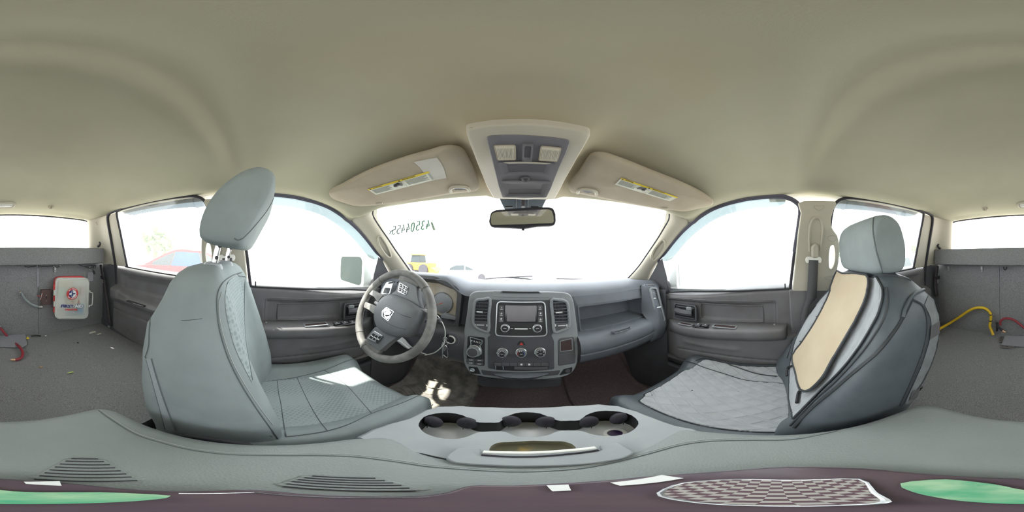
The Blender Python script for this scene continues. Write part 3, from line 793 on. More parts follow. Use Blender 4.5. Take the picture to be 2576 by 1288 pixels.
# ---- centre stack
CN = V(0, -.974, .228)
def CS(off=0.): return onP(V(0, .70, -.125) + CN * off, CN)
def flat(f, pts, off, th, name, m, par=None, r=.005, bev=.0015, sm=35, cat=False):
    L = TR(f, pts, CS(off)); L = catmull(L, 3, True) if cat else (rounded(L, r) if r else L)
    return MB().prism(L, CN * -th).build(name, MATS[m], par or dash, bevel=bev, smooth=sm)
ol = [(200, 260), (215, 205), (270, 174), (470, 168), (1030, 178), (1200, 184), (1265, 205), (1300, 260), (1320, 400), (1347, 600), (1357, 800), (1342, 930), (1300, 1020), (1240, 1062), (1160, 1085), (750, 1110), (330, 1072), (230, 1045), (185, 1000), (150, 930), (135, 800), (150, 600), (185, 400)]
stack = flat('B', ol, 0, .16, 'centre_stack', 'bezel', r=.02, bev=.006)
flat('B', [(440, 262), (1053, 265), (1068, 400), (1100, 592), (1066, 636), (1096, 700), (1098, 992), (408, 985), (404, 655), (440, 640), (412, 600), (425, 420)], .004, .006, 'centre_panel', 'panel_dark', r=.008)
for ls, nm in (([(460, 172), (1052, 186), (1052, 240), (450, 235)], 'top_band'),):
    flat('B', ls, .003, .006, nm, 'bezel', r=.006)
flat('B', [(545, 174), (940, 180), (965, 205), (525, 200)], .0035, .001, 'top_slot_rim', 'dash', r=.003, bev=0)
flat('B', [(560, 176), (930, 182), (945, 197), (548, 194)], .0045, .001, 'top_slot', 'black', r=.003, bev=0)
# vents either side of the radio
lo_ = [(268, 300), (300, 266), (360, 262), (428, 264), (414, 430), (410, 590), (340, 585), (285, 555), (250, 505), (255, 400)]
ro_ = [(1070, 275), (1150, 270), (1200, 276), (1238, 312), (1250, 420), (1256, 500), (1245, 555), (1175, 588), (1100, 598), (1085, 450)]
for lr, ov, sgn in (('L', lo_, 1), ('R', ro_, -1)):
    rim = TR('B', ov, CS(.010)); MB().tube(catmull(rim, 3, True), .007, 8, True).build('vent_frame', MATS['bezel'], dash)
    sl = []
    for k in range(7):
        y = 293 + k * 33
        a, b_ = ((275 - k * 3, y), (426 - k * 2, y + 4)) if lr == 'L' else ((1078 + k * 2, y + 4), (1236 + k * 3, y - 4))
        sl.append(TR('B', [a, b_], CS(.0155)))
    vt = [TR('B', [(x, 290), (x - 8 * sgn, 490)], CS(.018)) for x in ((310, 345, 380) if lr == 'L' else (1115, 1150, 1190))]
    kn = TR('B', [(290, 392), (352, 398)] if lr == 'L' else [(1112, 405), (1180, 398)], CS(.018))
    vb = vent('air_vent', TR('B', ov, CS(.012)), sl, .0105, CN, knob=kn, vert=vt)
    lw = [(250, 500), (410, 500), (408, 592), (340, 585), (285, 555)] if lr == 'L' else [(1090, 505), (1256, 500), (1245, 552), (1175, 588), (1100, 598)]
    flat('B', lw, .012, .01, 'vent_lower_plate', 'dash_dark', vb, r=.004)
    wx = TR('B', [(290, 530), (365, 532)] if lr == 'L' else [(1135, 540), (1215, 535)], CS(.015))
    MB().tube(wx, lambda t: .0065 - .003 * abs(2 * t - 1), 8).build('thumb_wheel', MATS['silver'], vb)
    for x in ((275, 395) if lr == 'L' else (1110, 1230)):
        flat('B', [(x - 7, 522), (x + 7, 522), (x + 7, 546), (x - 7, 546)], .0128, .0004, 'vent_mark', 'white_print', vb, r=0, bev=0)
# radio
radio = flat('B', [(502, 285), (1000, 288), (1022, 640), (485, 638)], .007, .006, 'radio', 'black', r=.016)
ring = rounded(TR('B', [(502, 285), (1000, 288), (1022, 642), (483, 640)], CS(.009)), .018, 6)
MB().tube(ring, .0032, 6, True).build('radio_trim', MATS['silver'], radio)
flat('B', [(582, 318), (918, 322), (916, 506), (580, 500)], .010, .004, 'screen_bezel', 'black_gloss', radio, r=.006)
flat('B', [(606, 328), (900, 332), (900, 494), (602, 492)], .0108, .0006, 'screen', mat('screen', (.17, .14, .155), .25, (.12, .11, .125), 9, spec=.6).name, radio, r=.002, bev=0)
for (x, y) in ((548, 352), (545, 414), (543, 472), (950, 352), (955, 414), (955, 475)):
    bt = flat('B', [(x - 26, y - 28), (x + 26, y - 28), (x + 26, y + 28), (x - 26, y + 28)], .0082, .0012, 'radio_button', 'dash_dark', radio, r=.003, bev=.0006)
    k = (x * 7 + y) % 3
    ic = [[(x - 8, y - 18), (x, y - 4), (x + 8, y - 18), (x + 3, y - 4), (x + 9, y + 8), (x, y), (x - 9, y + 8), (x - 3, y - 4)], [(x, y - 18), (x + 10, y - 6), (x, y + 6), (x - 10, y - 6)], [(x - 2, y - 16), (x + 2, y - 16), (x + 2, y - 5), (x + 11, y - 5), (x + 11, y), (x + 2, y), (x + 2, y + 9), (x - 2, y + 9), (x - 2, y), (x - 11, y), (x - 11, y - 5), (x - 2, y - 5)]][k]
    flat('B', ic, .0089, .0004, 'icon', 'white_print', bt, r=0, bev=0)
    flat('B', [(x - 14, y + 13), (x + 14, y + 13), (x + 14, y + 18), (x - 14, y + 18)], .0089, .0004, 'button_caption', 'white_print', bt, r=0, bev=0)
def knob(c, r_px, off, name, par, top='black', h=.012):
    p = CS(off)(ray('B', *c)); q = CS(off)(ray('B', c[0] + r_px, c[1])); r = (q - p).length
    kb = MB().lathe([(r * 1.12, -.004), (r * 1.1, .002), (r, .003), (r * .97, h * .8), (r * .90, h)], p, CN, 28).build(name, MATS['silver'], par)
    MB().lathe([(r * .80, h * .5), (r * .80, h + .0006), (r * .6, h + .0009), (r * .01, h + .0009)], p, CN, 24).build('knob_face', MATS[top], kb)
    return kb, p, r, h
for c in ((585, 562), (920, 564)):
    kb, p, r, h = knob(c, 44, .008, 'radio_knob', radio)
    MB().box(p + CN * (h + .0012), (r * .7, .0008, r * .12)).build('knob_mark', MATS['white_print'], kb)
flat('B', [(684, 563), (820, 564), (820, 577), (684, 576)], .0082, .001, 'disc_slot', 'white_print', radio, r=.001, bev=0)
flat('B', [(640, 566), (668, 566), (668, 572), (640, 572)], .0075, .0006, 'slot_mark', 'white_print', radio, r=0, bev=0)
flat('B', [(834, 566), (856, 566), (856, 572), (834, 572)], .0075, .0006, 'slot_mark', 'white_print', radio, r=0, bev=0)
# hazard and climate
hz = flat('B', [(708, 742), (736, 700), (775, 700), (797, 742)], .007, .004, 'hazard_button', 'black', r=.004)
flat('B', [(735, 738), (755, 710), (776, 740)], .0085, .0006, 'hazard_triangle', mat('red', (.55, .045, .04), .4).name, hz, r=0, bev=0)
for ki, c in enumerate(((557, 818), (753, 818), (950, 814))):
    cp = CS(.004)(ray('B', *c)); kb, p, r, h = knob(c, 54, .006, 'climate_knob', dash, h=.018)
    for k in range(9):
        a = D(210 - 30 * k); u, v, _ = frame_of(CN)
        q = p + (u * -math.cos(a) + v * math.sin(a)) * (r * .62) + CN * (h + .0012)
        mm = 'white_print' if ki != 1 else ('red' if k > 5 else ('blue_mark' if k < 4 else 'white_print'))
        if mm == 'blue_mark' and mm not in MATS: mat('blue_mark', (.25, .35, .75), .5)
        if ki == 2 and k % 2: continue
        MB().box(q, (r * .16, .0006, r * .16)).build('dial_mark', MATS[mm], kb)
    MB().box(p + CN * (h + .0012) + V(0, 0, -.003), (r * .5, .0006, r * .2)).build('dial_icon', MATS['white_print'], kb)
    MB().tube([p + V(-r * 1.02, 0, 0) + CN * h * .8, p + V(-r * 1.02, 0, 0) + CN * .003], .0018, 5).build('dial_pointer', MATS['white_print'], kb)
# switch row
row = flat('B', [(462, 918), (1046, 920), (1038, 1000), (470, 998)], .007, .004, 'switch_row', 'black', r=.006)
for i in range(7):
    x = 470 + i * 82
    sw = flat('B', [(x, 924), (x + 78, 924), (x + 77, 960), (x, 960)], .0085, .002, 'row_switch', 'dash_dark', row, r=.002, bev=.0006)
    if i in (3, 4): flat('B', [(x + 28, 934), (x + 50, 934), (x + 50, 952), (x + 28, 952)], .009, .0004, 'switch_icon', 'white_print', sw, r=0, bev=0)
flat('B', [(680, 965), (1035, 968), (1034, 994), (680, 994)], .0085, .002, 'row_tray', 'dash_dark', row, r=.002, bev=.0006)
for x in (487, 566):
    a, b_ = TR('B', [(x - 2, 948), (x, 996)], CS(.012)); MB().tube([a, a.lerp(b_, .4), b_], lambda t: .0042 - .002 * t, 8).build('toggle', MATS['chrome'], row)
# rotary shifter pod
pod = flat('B', [(192, 645), (372, 662), (368, 962), (180, 935)], .004, .006, 'shifter_pod', 'black', r=.010)
pl = flat('B', [(218, 656), (346, 690), (342, 725), (318, 740), (228, 715)], .0062, .001, 'gear_plate', 'black_gloss', pod, r=.003, bev=0)
MB().tube(rounded(TR('B', [(218, 656), (346, 690), (342, 725), (318, 745), (338, 790), (338, 830), (300, 856), (240, 852), (195, 826), (192, 785), (228, 735)], CS(.0075)), .004), .0016, 6, True).build('plate_trim', MATS['silver'], pod)
for i, ch in enumerate('PRND'):
    q = CS(.0068)(ray('B', 236 + i * 27, 697 + i * 6)); u, v, _ = frame_of(CN)
    MB().text(ch, q, (1, 0, -.12), CN.cross(V(1, 0, 0)), .0105, .0004, bold=.02).build('gear_letter', MATS['white_print'], pl)
kb, p, r, h = knob((262, 800), 66, .006, 'shift_dial', pod, top='dash_dark', h=.028)
for (x, y) in ((188, 880), (276, 885), (185, 912), (274, 922)):
    sw = flat('B', [(x, y), (x + 80, y + 4), (x + 79, y + 32), (x, y + 28)], .0055, .002, 'drive_switch', 'dash_dark', pod, r=.002, bev=.0006)
    flat('B', [(x + 22, y + 12), (x + 58, y + 14), (x + 58, y + 19), (x + 22, y + 17)], .0061, .0003, 'switch_caption', 'white_print', sw, r=0, bev=0)
# cubby on the right
ring0 = rounded(TR('B', [(1140, 690), (1165, 668), (1305, 652), (1322, 930), (1140, 958)], CS(.003)), .008)
cub = MB().prism(ring0, CN * -.006).build('cubby_plate', MATS['dash_dark'], dash, bevel=.002)
r1 = rounded(TR('B', [(1160, 700), (1282, 672), (1290, 792), (1162, 808)], CS(.0036)), .004)
MB().loops([r1, [p - CN * .002 for p in r1]], True, True).build('cubby_hole', MATS['cup_brown'], cub)
MB().tube(r1, .002, 5, True).build('cubby_rim', MATS['bezel'], cub)
flat('B', [(1145, 838), (1316, 822), (1318, 920), (1145, 948)], .0036, .002, 'cubby_door', 'dash_dark', cub, r=.006, bev=.001)
# sockets and lower tray
for c, mm in (((245, 1000), 'chrome'), ((1240, 1008), 'dash_dark')):
    p = CS(.003)(ray('B', *c))
    MB().prism(rounded(TR('B', [(c[0] - 45, c[1] - 35), (c[0] + 50, c[1] - 28), (c[0] + 85, c[1] + 45), (c[0] - 20, c[1] + 35)] if c[0] < 500 else [(c[0] - 45, c[1] - 15), (c[0] + 50, c[1] - 38), (c[0] + 40, c[1] + 20), (c[0] - 90, c[1] + 48)], CS(.002)), .004), CN * -.004).build('socket_plate', MATS['black'], dash, bevel=.001)
    MB().lathe([(.007, 0), (.010, .001), (.010, .003), (.0075, .0035), (.007, -.003)], p, CN, 20).build('power_socket', MATS[mm], dash)
tr = []
for t in range(17):
    x = 455 + 580 * t / 16; sag = 75 * (1 - ((t - 8) / 8) ** 2)
    a = CS(.004)(ray('B', x, 1030)); b_ = CS(.05 * (1 - ((t - 8) / 8) ** 4) + .004)(ray('B', x, 1045 + sag * .55)); c_ = CS(.002)(ray('B', x, 1040 + sag))
    tr.append([a, a.lerp(b_, .6) + CN * .006, b_, c_, c_ - CN * .03])
MB().grid(tr).build('tray_lip', MATS['dash'], dash, smooth=70)
flat('B', [(330, 1000), (1165, 1002), (1140, 1052), (350, 1050)], .002, .004, 'lower_band', 'panel_dark', r=.006)
MB().prism(rounded(TR('B', [(285, 1075), (1175, 1085), (1168, 1165), (1050, 1180), (330, 1168), (300, 1150)], onY(.66)), .01), (0, .2, 0)).build('tunnel_box', MATS['dash_dark'], dash, bevel=.004)

# ---- driver side: instrument cluster
def XZ(pts, y, r=.015): return rounded([V(x, y, z) for x, z in pts], r)
o1 = [(-.640, -.100), (-.56, -.076), (-.40, -.076), (-.285, -.118), (-.262, -.150), (-.275, -.330), (-.635, -.330)]
o2 = [(-.630, -.110), (-.55, -.090), (-.41, -.090), (-.298, -.130), (-.277, -.155), (-.290, -.318), (-.625, -.318)]
o3 = [(-.60, -.130), (-.55, -.120), (-.42, -.120), (-.325, -.148), (-.312, -.165), (-.320, -.300), (-.60, -.300)]
MB().loops([XZ(o1, .735), XZ(o1, .706), XZ(o2, .702), XZ(o3, .775)], False, False).build('cluster_surround', MATS['dash_dark'], dash, smooth=30)
cl = MB().prism(XZ(o3, .776), (0, .01, 0)).build('instrument_face', mat('cluster', (.42, .35, .25), .35, (.60, .56, .50), 11, spec=.5).name and MATS['cluster'], dash)  # tan mottle puts the reflection in the dusty cover lens into the face colour
for (X, Z, r) in ((-.395, -.225, .058), (-.545, -.225, .058), (-.470, -.262, .03)):
    g = MB().lathe([(r, 0), (r * 1.04, .003), (r * .97, .006), (r * .93, .003)], (X, .775, Z), (0, -1, 0), 32).build('gauge_ring', MATS['silver'], cl)
    MB().lathe([(r * .92, .0), (r * .92, .002), (.001, .002)], (X, .775, Z), (0, -1, 0), 28).build('gauge_dial', mat('dial%d' % len(MATS), (.34, .31, .27), .4, (.42, .39, .34), 20), g)
    for k in range(9):
        a = D(225 - 33.7 * k); MB().box((X + math.cos(a) * r * .78, .7722, Z + math.sin(a) * r * .78), (.003, .0006, .003), Matrix.Rotation(-a, 3, 'Y')).build('tick', MATS['white_print'], g)
    if r > .05: MB().tube([V(X + .004, .770, Z), V(X - .036, .770, Z - .018)], lambda t: .0022 - .0015 * t, 6).build('needle', mat('needle%d' % len(MATS), (.75, .18, .08), .5), g)
g = MB().lathe([(.026, 0), (.027, .004), (.023, .004)], (-.393, .772, -.258), (0, -1, 0), 24).build('sub_gauge', MATS['silver'], cl)
MB().prism(rounded(TR('A', [(830, 560), (850, 545), (960, 575), (955, 600), (835, 580)], onY(.715)), .006), (0, .03, 0)).build('cluster_ledge', MATS['bezel'], dash, bevel=.004)
# lower driver panel, column shroud
kp = [(.735, -.315), (.690, -.322), (.652, -.332), (.638, -.36), (.630, -.42), (.640, -.47), (.665, -.500), (.71, -.49), (.95, -.40)]
MB().grid([resample(catmull([V(-.222 - .43 * i / 24, y, z) for y, z in kp], 4), 34) for i in range(25)]).build('knee_panel', MATS['dash_dark'], dash, smooth=60)
WC = V(-.474, .472, -.235); WT = D(22.2)
WN = V(0, -math.cos(WT), math.sin(WT)); WU = V(1, 0, 0); WV = V(0, math.sin(WT), math.cos(WT))
L = []
for k, (d, w_, h_) in enumerate(((-.04, .05, .045), (-.07, .065, .055), (-.14, .07, .062), (-.22, .075, .07), (-.30, .08, .07))):
    c = WC + WN * d + V(0, 0, -.012)
    L.append([c + WU * a + WV * b_ for a, b_ in rrect(w_ * 2, h_ * 2, .03, 4)])
MB().loops(L).build('column_shroud', MATS['dash_dark'], dash, smooth=40)
for sx, l in ((-1, .15), (1, .12)):
    a = WC + WN * -.09 + WU * sx * .06; MB().tube([a, a + WU * sx * l * .5 + WV * .015, a + WU * sx * l + WV * .03], lambda t: .007 + .003 * t, 8).build('stalk', MATS['dash_dark'], dash)
# ignition with ring
ip = onY(.632)(ray('U', 590, 680)); IN = V(.12, -.97, .10).normalized()
MB().lathe([(.036, -.004), (.034, .003), (.026, .005), (.0245, .002)], ip + V(.006, 0, 0), IN, 28).build('ignition_surround', MATS['dash_dark'], dash)
MB().lathe([(.0165, .0), (.0165, .008), (.0205, .008), (.0215, .004), (.0215, .0)], ip, IN, 28).build('ignition_ring', MATS['white_plastic'], dash)
MB().lathe([(.016, .004), (.010, .006), (.009, .012), (.001, .012)], ip, IN, 20).build('lock_barrel', MATS['black'], dash)

# ================================================================== STEERING WHEEL
sw = thing('steering_wheel', 'worn grey leather steering wheel turned to one side with a chrome shield emblem', 'steering wheel', WC - WV * .20)
def wrim(n=72, r=.192): return [WC + (WU * math.cos(2 * math.pi * k / n) + WV * math.sin(2 * math.pi * k / n)) * r for k in range(n)]
mat('rim', (.15, .146, .14), .6, (.25, .246, .235), 16, .6, 260, spec=.35, dist=.001, lo=.42, hi=.60)
MB().tube(wrim(), .0165, 14, True, flat=1.12, up=WN).build('rim', MATS['rim'], sw, smooth=80)
for k in (130, 45, 225, 250):
    a = D(k); c = WC + (WU * math.cos(a) + WV * math.sin(a)) * .192; t = (WV * math.cos(a) - WU * math.sin(a)); rad = (c - WC).normalized()
    MB().tube([c + rad * (.0168 * math.cos(q)) + WN * (.0188 * math.sin(q)) for q in [2 * math.pi * i / 20 for i in range(20)]], .0008, 5, True).build('rim_stitch', MATS['black'], sw)
def WS(off): return onP(WC + WN * off, WN)
def wp(pts, off, th, name, m, par=None, r=.008, bev=.003, scale=1.):
    L = rounded(TR('T', pts, WS(off)), r); return MB().prism(L, WN * -th, scale).build(name, MATS[m], par or sw, bevel=bev, segs=3)
mat('hub', (.14, .146, .156), .5, (.125, .13, .138), 18, .2, 900, spec=.4, dist=.0005)
# airbag cover, domed
hubpts = [(330, 545), (400, 440), (520, 395), (640, 430), (770, 490), (880, 590), (870, 660), (770, 850), (690, 915), (560, 925), (440, 880), (340, 810), (302, 700), (305, 620)]
h0 = catmull(TR('T', hubpts, WS(.030)), 3, True); hc = sum(h0, Vector()) / len(h0)
hub = MB().loops([[p - WN * .05 for p in h0], h0, [hc + (p - hc) * .93 + WN * .008 for p in h0], [hc + (p - hc) * .75 + WN * .013 for p in h0], [hc + (p - hc) * .4 + WN * .016 for p in h0]]).build('airbag_cover', MATS['hub'], sw, smooth=60)
for pts in ([(552, 600), (640, 650), (760, 690)], [(390, 700), (480, 760), (590, 810), (690, 835)]):
    MB().tube(catmull(TR('T', pts, WS(.0455)), 4), .0008, 5).build('cover_seam', MATS['black'], hub)
wp([(500, 400), (575, 350), (612, 222), (700, 235), (830, 300), (845, 430), (885, 580), (700, 520)], .018, .03, 'spoke', 'hub')
wp([(285, 340), (320, 365), (420, 405), (380, 450), (345, 500), (300, 430), (235, 395)], .012, .028, 'spoke', 'rim')
wp([(190, 490), (260, 520), (330, 545), (300, 650), (230, 590), (165, 560)], .012, .028, 'spoke', 'rim')
wp([(200, 945), (250, 880), (315, 800), (450, 880), (600, 920), (480, 1010), (370, 1110), (310, 1060), (230, 1010)], .014, .03, 'spoke', 'hub')
wp([(170, 950), (230, 1000), (380, 1050), (370, 1120), (290, 1200), (120, 1050)], .008, .02, 'spoke_root', 'rim')
wp([(625, 130), (800, 170), (880, 260), (830, 330), (690, 250), (600, 230)], .006, .02, 'spoke_root', 'rim')
for pod_, rows_ in (([(618, 245), (728, 310), (700, 410), (592, 365)], [[(625, 262), (655, 275), (632, 365), (605, 352)], [(663, 282), (688, 296), (662, 385), (640, 370)], [(695, 302), (720, 318), (692, 402), (670, 390)]]),
                    ([(212, 945), (300, 850), (410, 915), (330, 1005)], [[(238, 935), (290, 880), (318, 900), (265, 955)], [(280, 960), (325, 905), (350, 918), (305, 975)], [(315, 985), (362, 920), (395, 920), (332, 1000)]])):
    pd = wp(pod_, .021, .004, 'button_pod', 'silver', r=.006, bev=.001)
    for b4 in rows_:
        a, b_, c_, d_ = [Vector((x, y)) for x, y in b4]
        for t0, t1 in ((0, .47), (.53, 1.)):
            q = [a.lerp(d_, t0), b_.lerp(c_, t0), b_.lerp(c_, t1), a.lerp(d_, t1)]
            bt = wp([tuple(x) for x in q], .0225, .002, 'wheel_button', 'black', pd, r=.002, bev=.0005)
            cc = sum(TR('T', [tuple(x) for x in q], WS(.0232)), Vector()) / 4
            MB().box(cc, (.006, .0006, .004), Matrix((WU, WN, WV)).transposed()).build('button_icon', MATS['white_print'], bt)
# emblem: chrome shield with a horned animal head
em = wp([(398, 605), (455, 553), (552, 612), (475, 738), (396, 672)], .0475, .004, 'emblem', 'chrome', hub, r=.004, bev=.001)
wp([(408, 612), (456, 567), (538, 615), (471, 722), (407, 668)], .0480, .001, 'emblem_field', 'rubber', em, r=.003, bev=0)
for pts in ([(520, 618), (470, 600), (420, 640), (455, 655), (500, 650)],
            [(455, 575), (490, 590), (505, 612), (470, 600), (440, 612), (425, 632), (415, 615), (435, 590)],
            [(470, 710), (495, 680), (505, 655), (480, 672), (450, 675), (435, 655), (420, 655), (440, 690)],
            [(440, 625), (425, 645), (436, 655), (462, 640)]):
    wp(pts, .0492, .0012, 'emblem_relief', 'chrome', em, r=.002, bev=.0003)
# ================================================================== keys, lanyard, paper under the column
kt = thing('key_ring', 'bunch of keys with a silver carabiner hanging from the ignition', 'keys', ip + V(-.02, -.03, -.09))
KP = onY(.600)
a = KP(ray('U', 455, 670)); MB().tube([a + V(math.cos(t) * .0085, math.sin(t) * .003, math.sin(t) * .0085) for t in [2 * math.pi * i / 20 for i in range(20)]], .0009, 6, True).build('split_ring', MATS['chrome'], kt)
a = KP(ray('U', 475, 780)); MB().tube([a + V(math.cos(t) * .006, math.sin(t) * .004, math.sin(t) * .006) for t in [2 * math.pi * i / 20 for i in range(20)]], .0008, 6, True).build('split_ring', MATS['steel'], kt)
MB().tube(catmull(TR('U', [(470, 830), (495, 860), (520, 1000), (520, 1080), (490, 1095), (430, 1050), (410, 1010), (430, 900), (440, 840)], KP), 3, True), .0018, 8, True).build('carabiner', MATS['chrome'], kt)
for pts in ([(395, 740), (440, 760), (430, 830), (415, 860), (410, 1115), (385, 1115), (388, 860), (365, 830)], [(420, 850), (470, 870), (475, 910), (440, 960), (405, 940)]):
    MB().prism(TR('U', pts, onY(.604)), (0, .002, 0)).build('key', MATS['steel'], kt, bevel=.0004)
MB().prism(rounded(TR('U', [(455, 600), (500, 560), (535, 690), (500, 740)], onY(.612)), .003), (0, .012, 0)).build('key_head', MATS['black'], kt, bevel=.002)
lp = TR('U', [(250, 110), (340, 210), (410, 330), (455, 470), (455, 620), (430, 770), (350, 880), (200, 990), (0, 1040)], onY(.592)) + TR('T', [(960, 1150), (880, 1120), (800, 1075), (700, 1000), (650, 930)], onY(.60))
lp += [V(-.52, .60, -.30), V(-.47, .61, -.235), V(-.40, .605, -.22)]
o = MB().tube(catmull(lp, 5, True), .0022, 8, True).build('wire_loop', MATS['white_plastic']); tag(o, 'thin white plastic-coated wire hoop threaded through the keys', 'wire')
pp = TR('T', [(555, 955), (600, 935), (640, 920), (690, 960), (740, 1020), (775, 1055)], onY(.615)); pq = TR('T', [(560, 965), (610, 1000), (655, 1040), (690, 1065), (720, 1080), (740, 1078)], onY(.60))
o = MB().grid([pp, [a.lerp(b_, .5) + V(0, -.012, 0) for a, b_ in zip(pp, pq)], pq]).build('paper_sheet', MATS['white_print'], solid=.0008, smooth=60); tag(o, 'curled white paper tucked under the steering column', 'paper')
# pedals
pdl = thing('brake_pedal', 'dark brake pedal hanging in the driver footwell', 'pedal', (-.50, .86, -.90))
p = onY(.86)(ray('T', 565, 1055)); MB().box(p, (.085, .014, .055), Matrix.Rotation(D(-25), 3, 'X')).build('pedal_pad', MATS['dash_dark'], pdl, bevel=.006)
MB().tube([p + V(0, .01, .02), p + V(0, .06, .18), p + V(0, .10, .36)], .009, 6).build('pedal_arm', MATS['black'], pdl)
# ================================================================== SEATS
from mathutils.bvhtree import BVHTree
def BV(mbs, off=.0008):
    vs = []; fs = []
    for m in (mbs if isinstance(mbs, list) else [mbs]):
        b = len(vs); vs += m.v; fs += [[i + b for i in q] for q in m.f]
    t = BVHTree.FromPolygons(vs, fs)
    def go(d):
        h = t.ray_cast(Vector((0, 0, 0)), d)
        if h[0] is None:
            h = t.find_nearest(d * .55)
        nn = h[1] if h[1].dot(d) < 0 else -h[1]
        return h[0] + nn * off
    return go
def patch(f, left, right, n, m, surf, sm=True):
    """rows of points filling the photo region between two edges, laid on a surface"""
    a = [V(x, y, 0) for x, y in left]; b = [V(x, y, 0) for x, y in right]
    if sm: a, b = catmull(a, 4), catmull(b, 4)
    a, b = resample(a, n), resample(b, n)
    return [[surf(ray(f, *(p.lerp(q, k / (m - 1)))[:2])) for k in range(m)] for p, q in zip(a, b)]
def border(rows): return rows[0] + [r[-1] for r in rows[1:]] + rows[-1][-2::-1] + [r[0] for r in rows[-2:0:-1]]
def section(cx, hw, yr, yf, z, bol=1.0):
    P_ = [(-.35, -.03), (-.75, .02), (-.95, .12), (-1, .35), (-1, .62), (-.985, .86), (-.93, .97), (-.82, 1.0), (-.68, .97), (-.55, 1 - .13 * bol), (-.3, 1 - .17 * bol), (0, 1 - .18 * bol)]
    P_ = P_ + [(-a, b) for a, b in P_[-2::-1]]
    return catmull([V(cx + u * hw, lerp(yr, yf, v), z) for u, v in P_], 2, True)
def tubeTR(f, pts, surf, r, name, m, par, n=5, flat=1.0, closed=False):
    L = [V(x, y, 0) for x, y in pts]; L = catmull(L, 6, closed)
    return MB().tube([surf(ray(f, p.x, p.y)) for p in L], r, n, closed, flat).build(name, MATS[m], par)

# ---- driver seat
seat = thing('driver_seat', 'grey cloth driver seat with its headrest raised on two posts', 'car seat', (-.47, .12, -1.0))
def cushD(x, y, xc=-.472, hw=.248):
    u = abs(x - xc) / hw
    z = -.598 + .050 * smoothstep(.52, .78, u) - .030 * smoothstep(.86, 1.0, u) ** 2
    z += .014 * smoothstep(.15, .38, y) - .06 * smoothstep(.385, .46, y) ** 2 + .006 * math.exp(-((u - .3) / .3) ** 2)
    return z
def cushion_mesh(fn, xc, hw, y0, y1, nu=60, nv=50):
    m = MB(); rows = []
    for j in range(nv + 1):
        t = j / nv; y = lerp(y0, y1, t)
        w_ = hw * (1 - .16 * smoothstep(.75, 1., t) ** 2.2)
        row = [V(xc + w_ * (-1 + 2 * i / nu), y, fn(xc + w_ * (-1 + 2 * i / nu), y)) for i in range(nu + 1)]
        a, b = row[0], row[-1]
        lft = [a + V(-.012 * k, 0, q) for k, q in ((.2, -.13), (.8, -.10), (1., -.05), (.6, -.012))]
        rgt = [b + V(.012 * k, 0, q) for k, q in ((.6, -.012), (1., -.05), (.8, -.10), (.2, -.13))]
        rows.append(lft + row + rgt)
    last = rows[-1]
    for dy, dz in ((.012, -.012), (.018, -.04), (.014, -.09), (0, -.13)): rows.append([p + V(0, dy, max(dz, -.73 - p.z)) for p in last])
    return m.grid(rows)
cm = cushion_mesh(cushD, -.472, .248, -.08, .435)
cm.build('seat_cushion', MATS['seat'], seat, smooth=70)
CD = onF(lambda p: p.z - cushD(p.x, p.y), .3, 1.6)
CDo = lambda d: CD(d) - d * .0015
rows = [[V(x, y, cushD(x, y) + .0012) for x in [-.472 + .142 * (-1 + 2 * i / 40) for i in range(41)]] for y in [-.06 + .45 * j / 50 for j in range(51)]]
MB().grid(rows).build('seat_insert', MATS['seat_mesh'], seat, smooth=70)
for pts in ([(120, 805), (280, 790), (420, 768), (620, 718), (740, 668), (850, 628)], [(340, 1198), (480, 1182), (640, 1155), (800, 1105), (960, 1030), (1150, 965), (1310, 895)], [(280, 795), (288, 880), (305, 960), (322, 1080), (342, 1195)], [(420, 770), (460, 860), (520, 980), (580, 1080), (640, 1155)], [(620, 720), (700, 770), (790, 840), (880, 940), (960, 1030)], [(1300, 1045), (1360, 1010), (1400, 965)]):
    tubeTR('M', pts, CDo, .0013, 'seam', 'seat_seam', seat)
bs = []
DB = [(-.66, .235, -.20, .05), (-.56, .235, -.215, .055), (-.46, .234, -.248, .045), (-.36, .232, -.262, .022), (-.26, .226, -.266, -.008), (-.18, .216, -.260, -.035), (-.115, .198, -.228, -.058), (-.075, .182, -.215, -.075), (-.05, .165, -.20, -.090), (-.036, .140, -.185, -.105), (-.030, .10, -.17, -.12)]
for z, hw, yr, yf in DB: bs.append(section(-.478, hw, yr, yf, z, 1.0 if z < -.1 else .5))
bm_ = MB().loops(bs)
bo = bm_.build('backrest', MATS['seat'], seat, smooth=70)
BD = BV(bm_, .0008)
rows = patch('G', [(478, 514), (440, 524), (405, 560), (400, 660), (430, 800), (470, 900), (520, 1000)], [(480, 516), (482, 560), (482, 660), (486, 760), (496, 850), (510, 930), (518, 990)], 24, 10, BV(bm_, .0012))
MB().grid(rows).build('backrest_insert', MATS['seat_mesh'], seat, smooth=70)
for pts in ([(490, 498), (430, 518), (385, 555), (363, 620), (372, 740), (405, 860), (450, 960), (520, 1080), (600, 1195), (648, 1262)], [(488, 508), (484, 640), (486, 760), (497, 860), (518, 980)], [(110, 545), (80, 640), (65, 740), (60, 830), (45, 880)]):
    tubeTR('G', pts, BD, .0013, 'seam', 'seat_seam', seat)
tubeTR('G', [(385, 590), (372, 650), (382, 740), (415, 855), (458, 950), (530, 1070), (610, 1180)], BD, .0008, 'topstitch', 'thread', seat)
for pts in ([(48, 880), (75, 980), (105, 1090), (135, 1200)], [(74, 885), (100, 980), (140, 1100), (182, 1210)]):
    tubeTR('G', pts, BD, .0014, 'seam', 'seat_seam', seat)
rows = patch('G', [(50, 884), (77, 980), (107, 1090), (137, 1200)], [(72, 888), (98, 982), (138, 1102), (180, 1210)], 14, 4, BV(bm_, .0014))
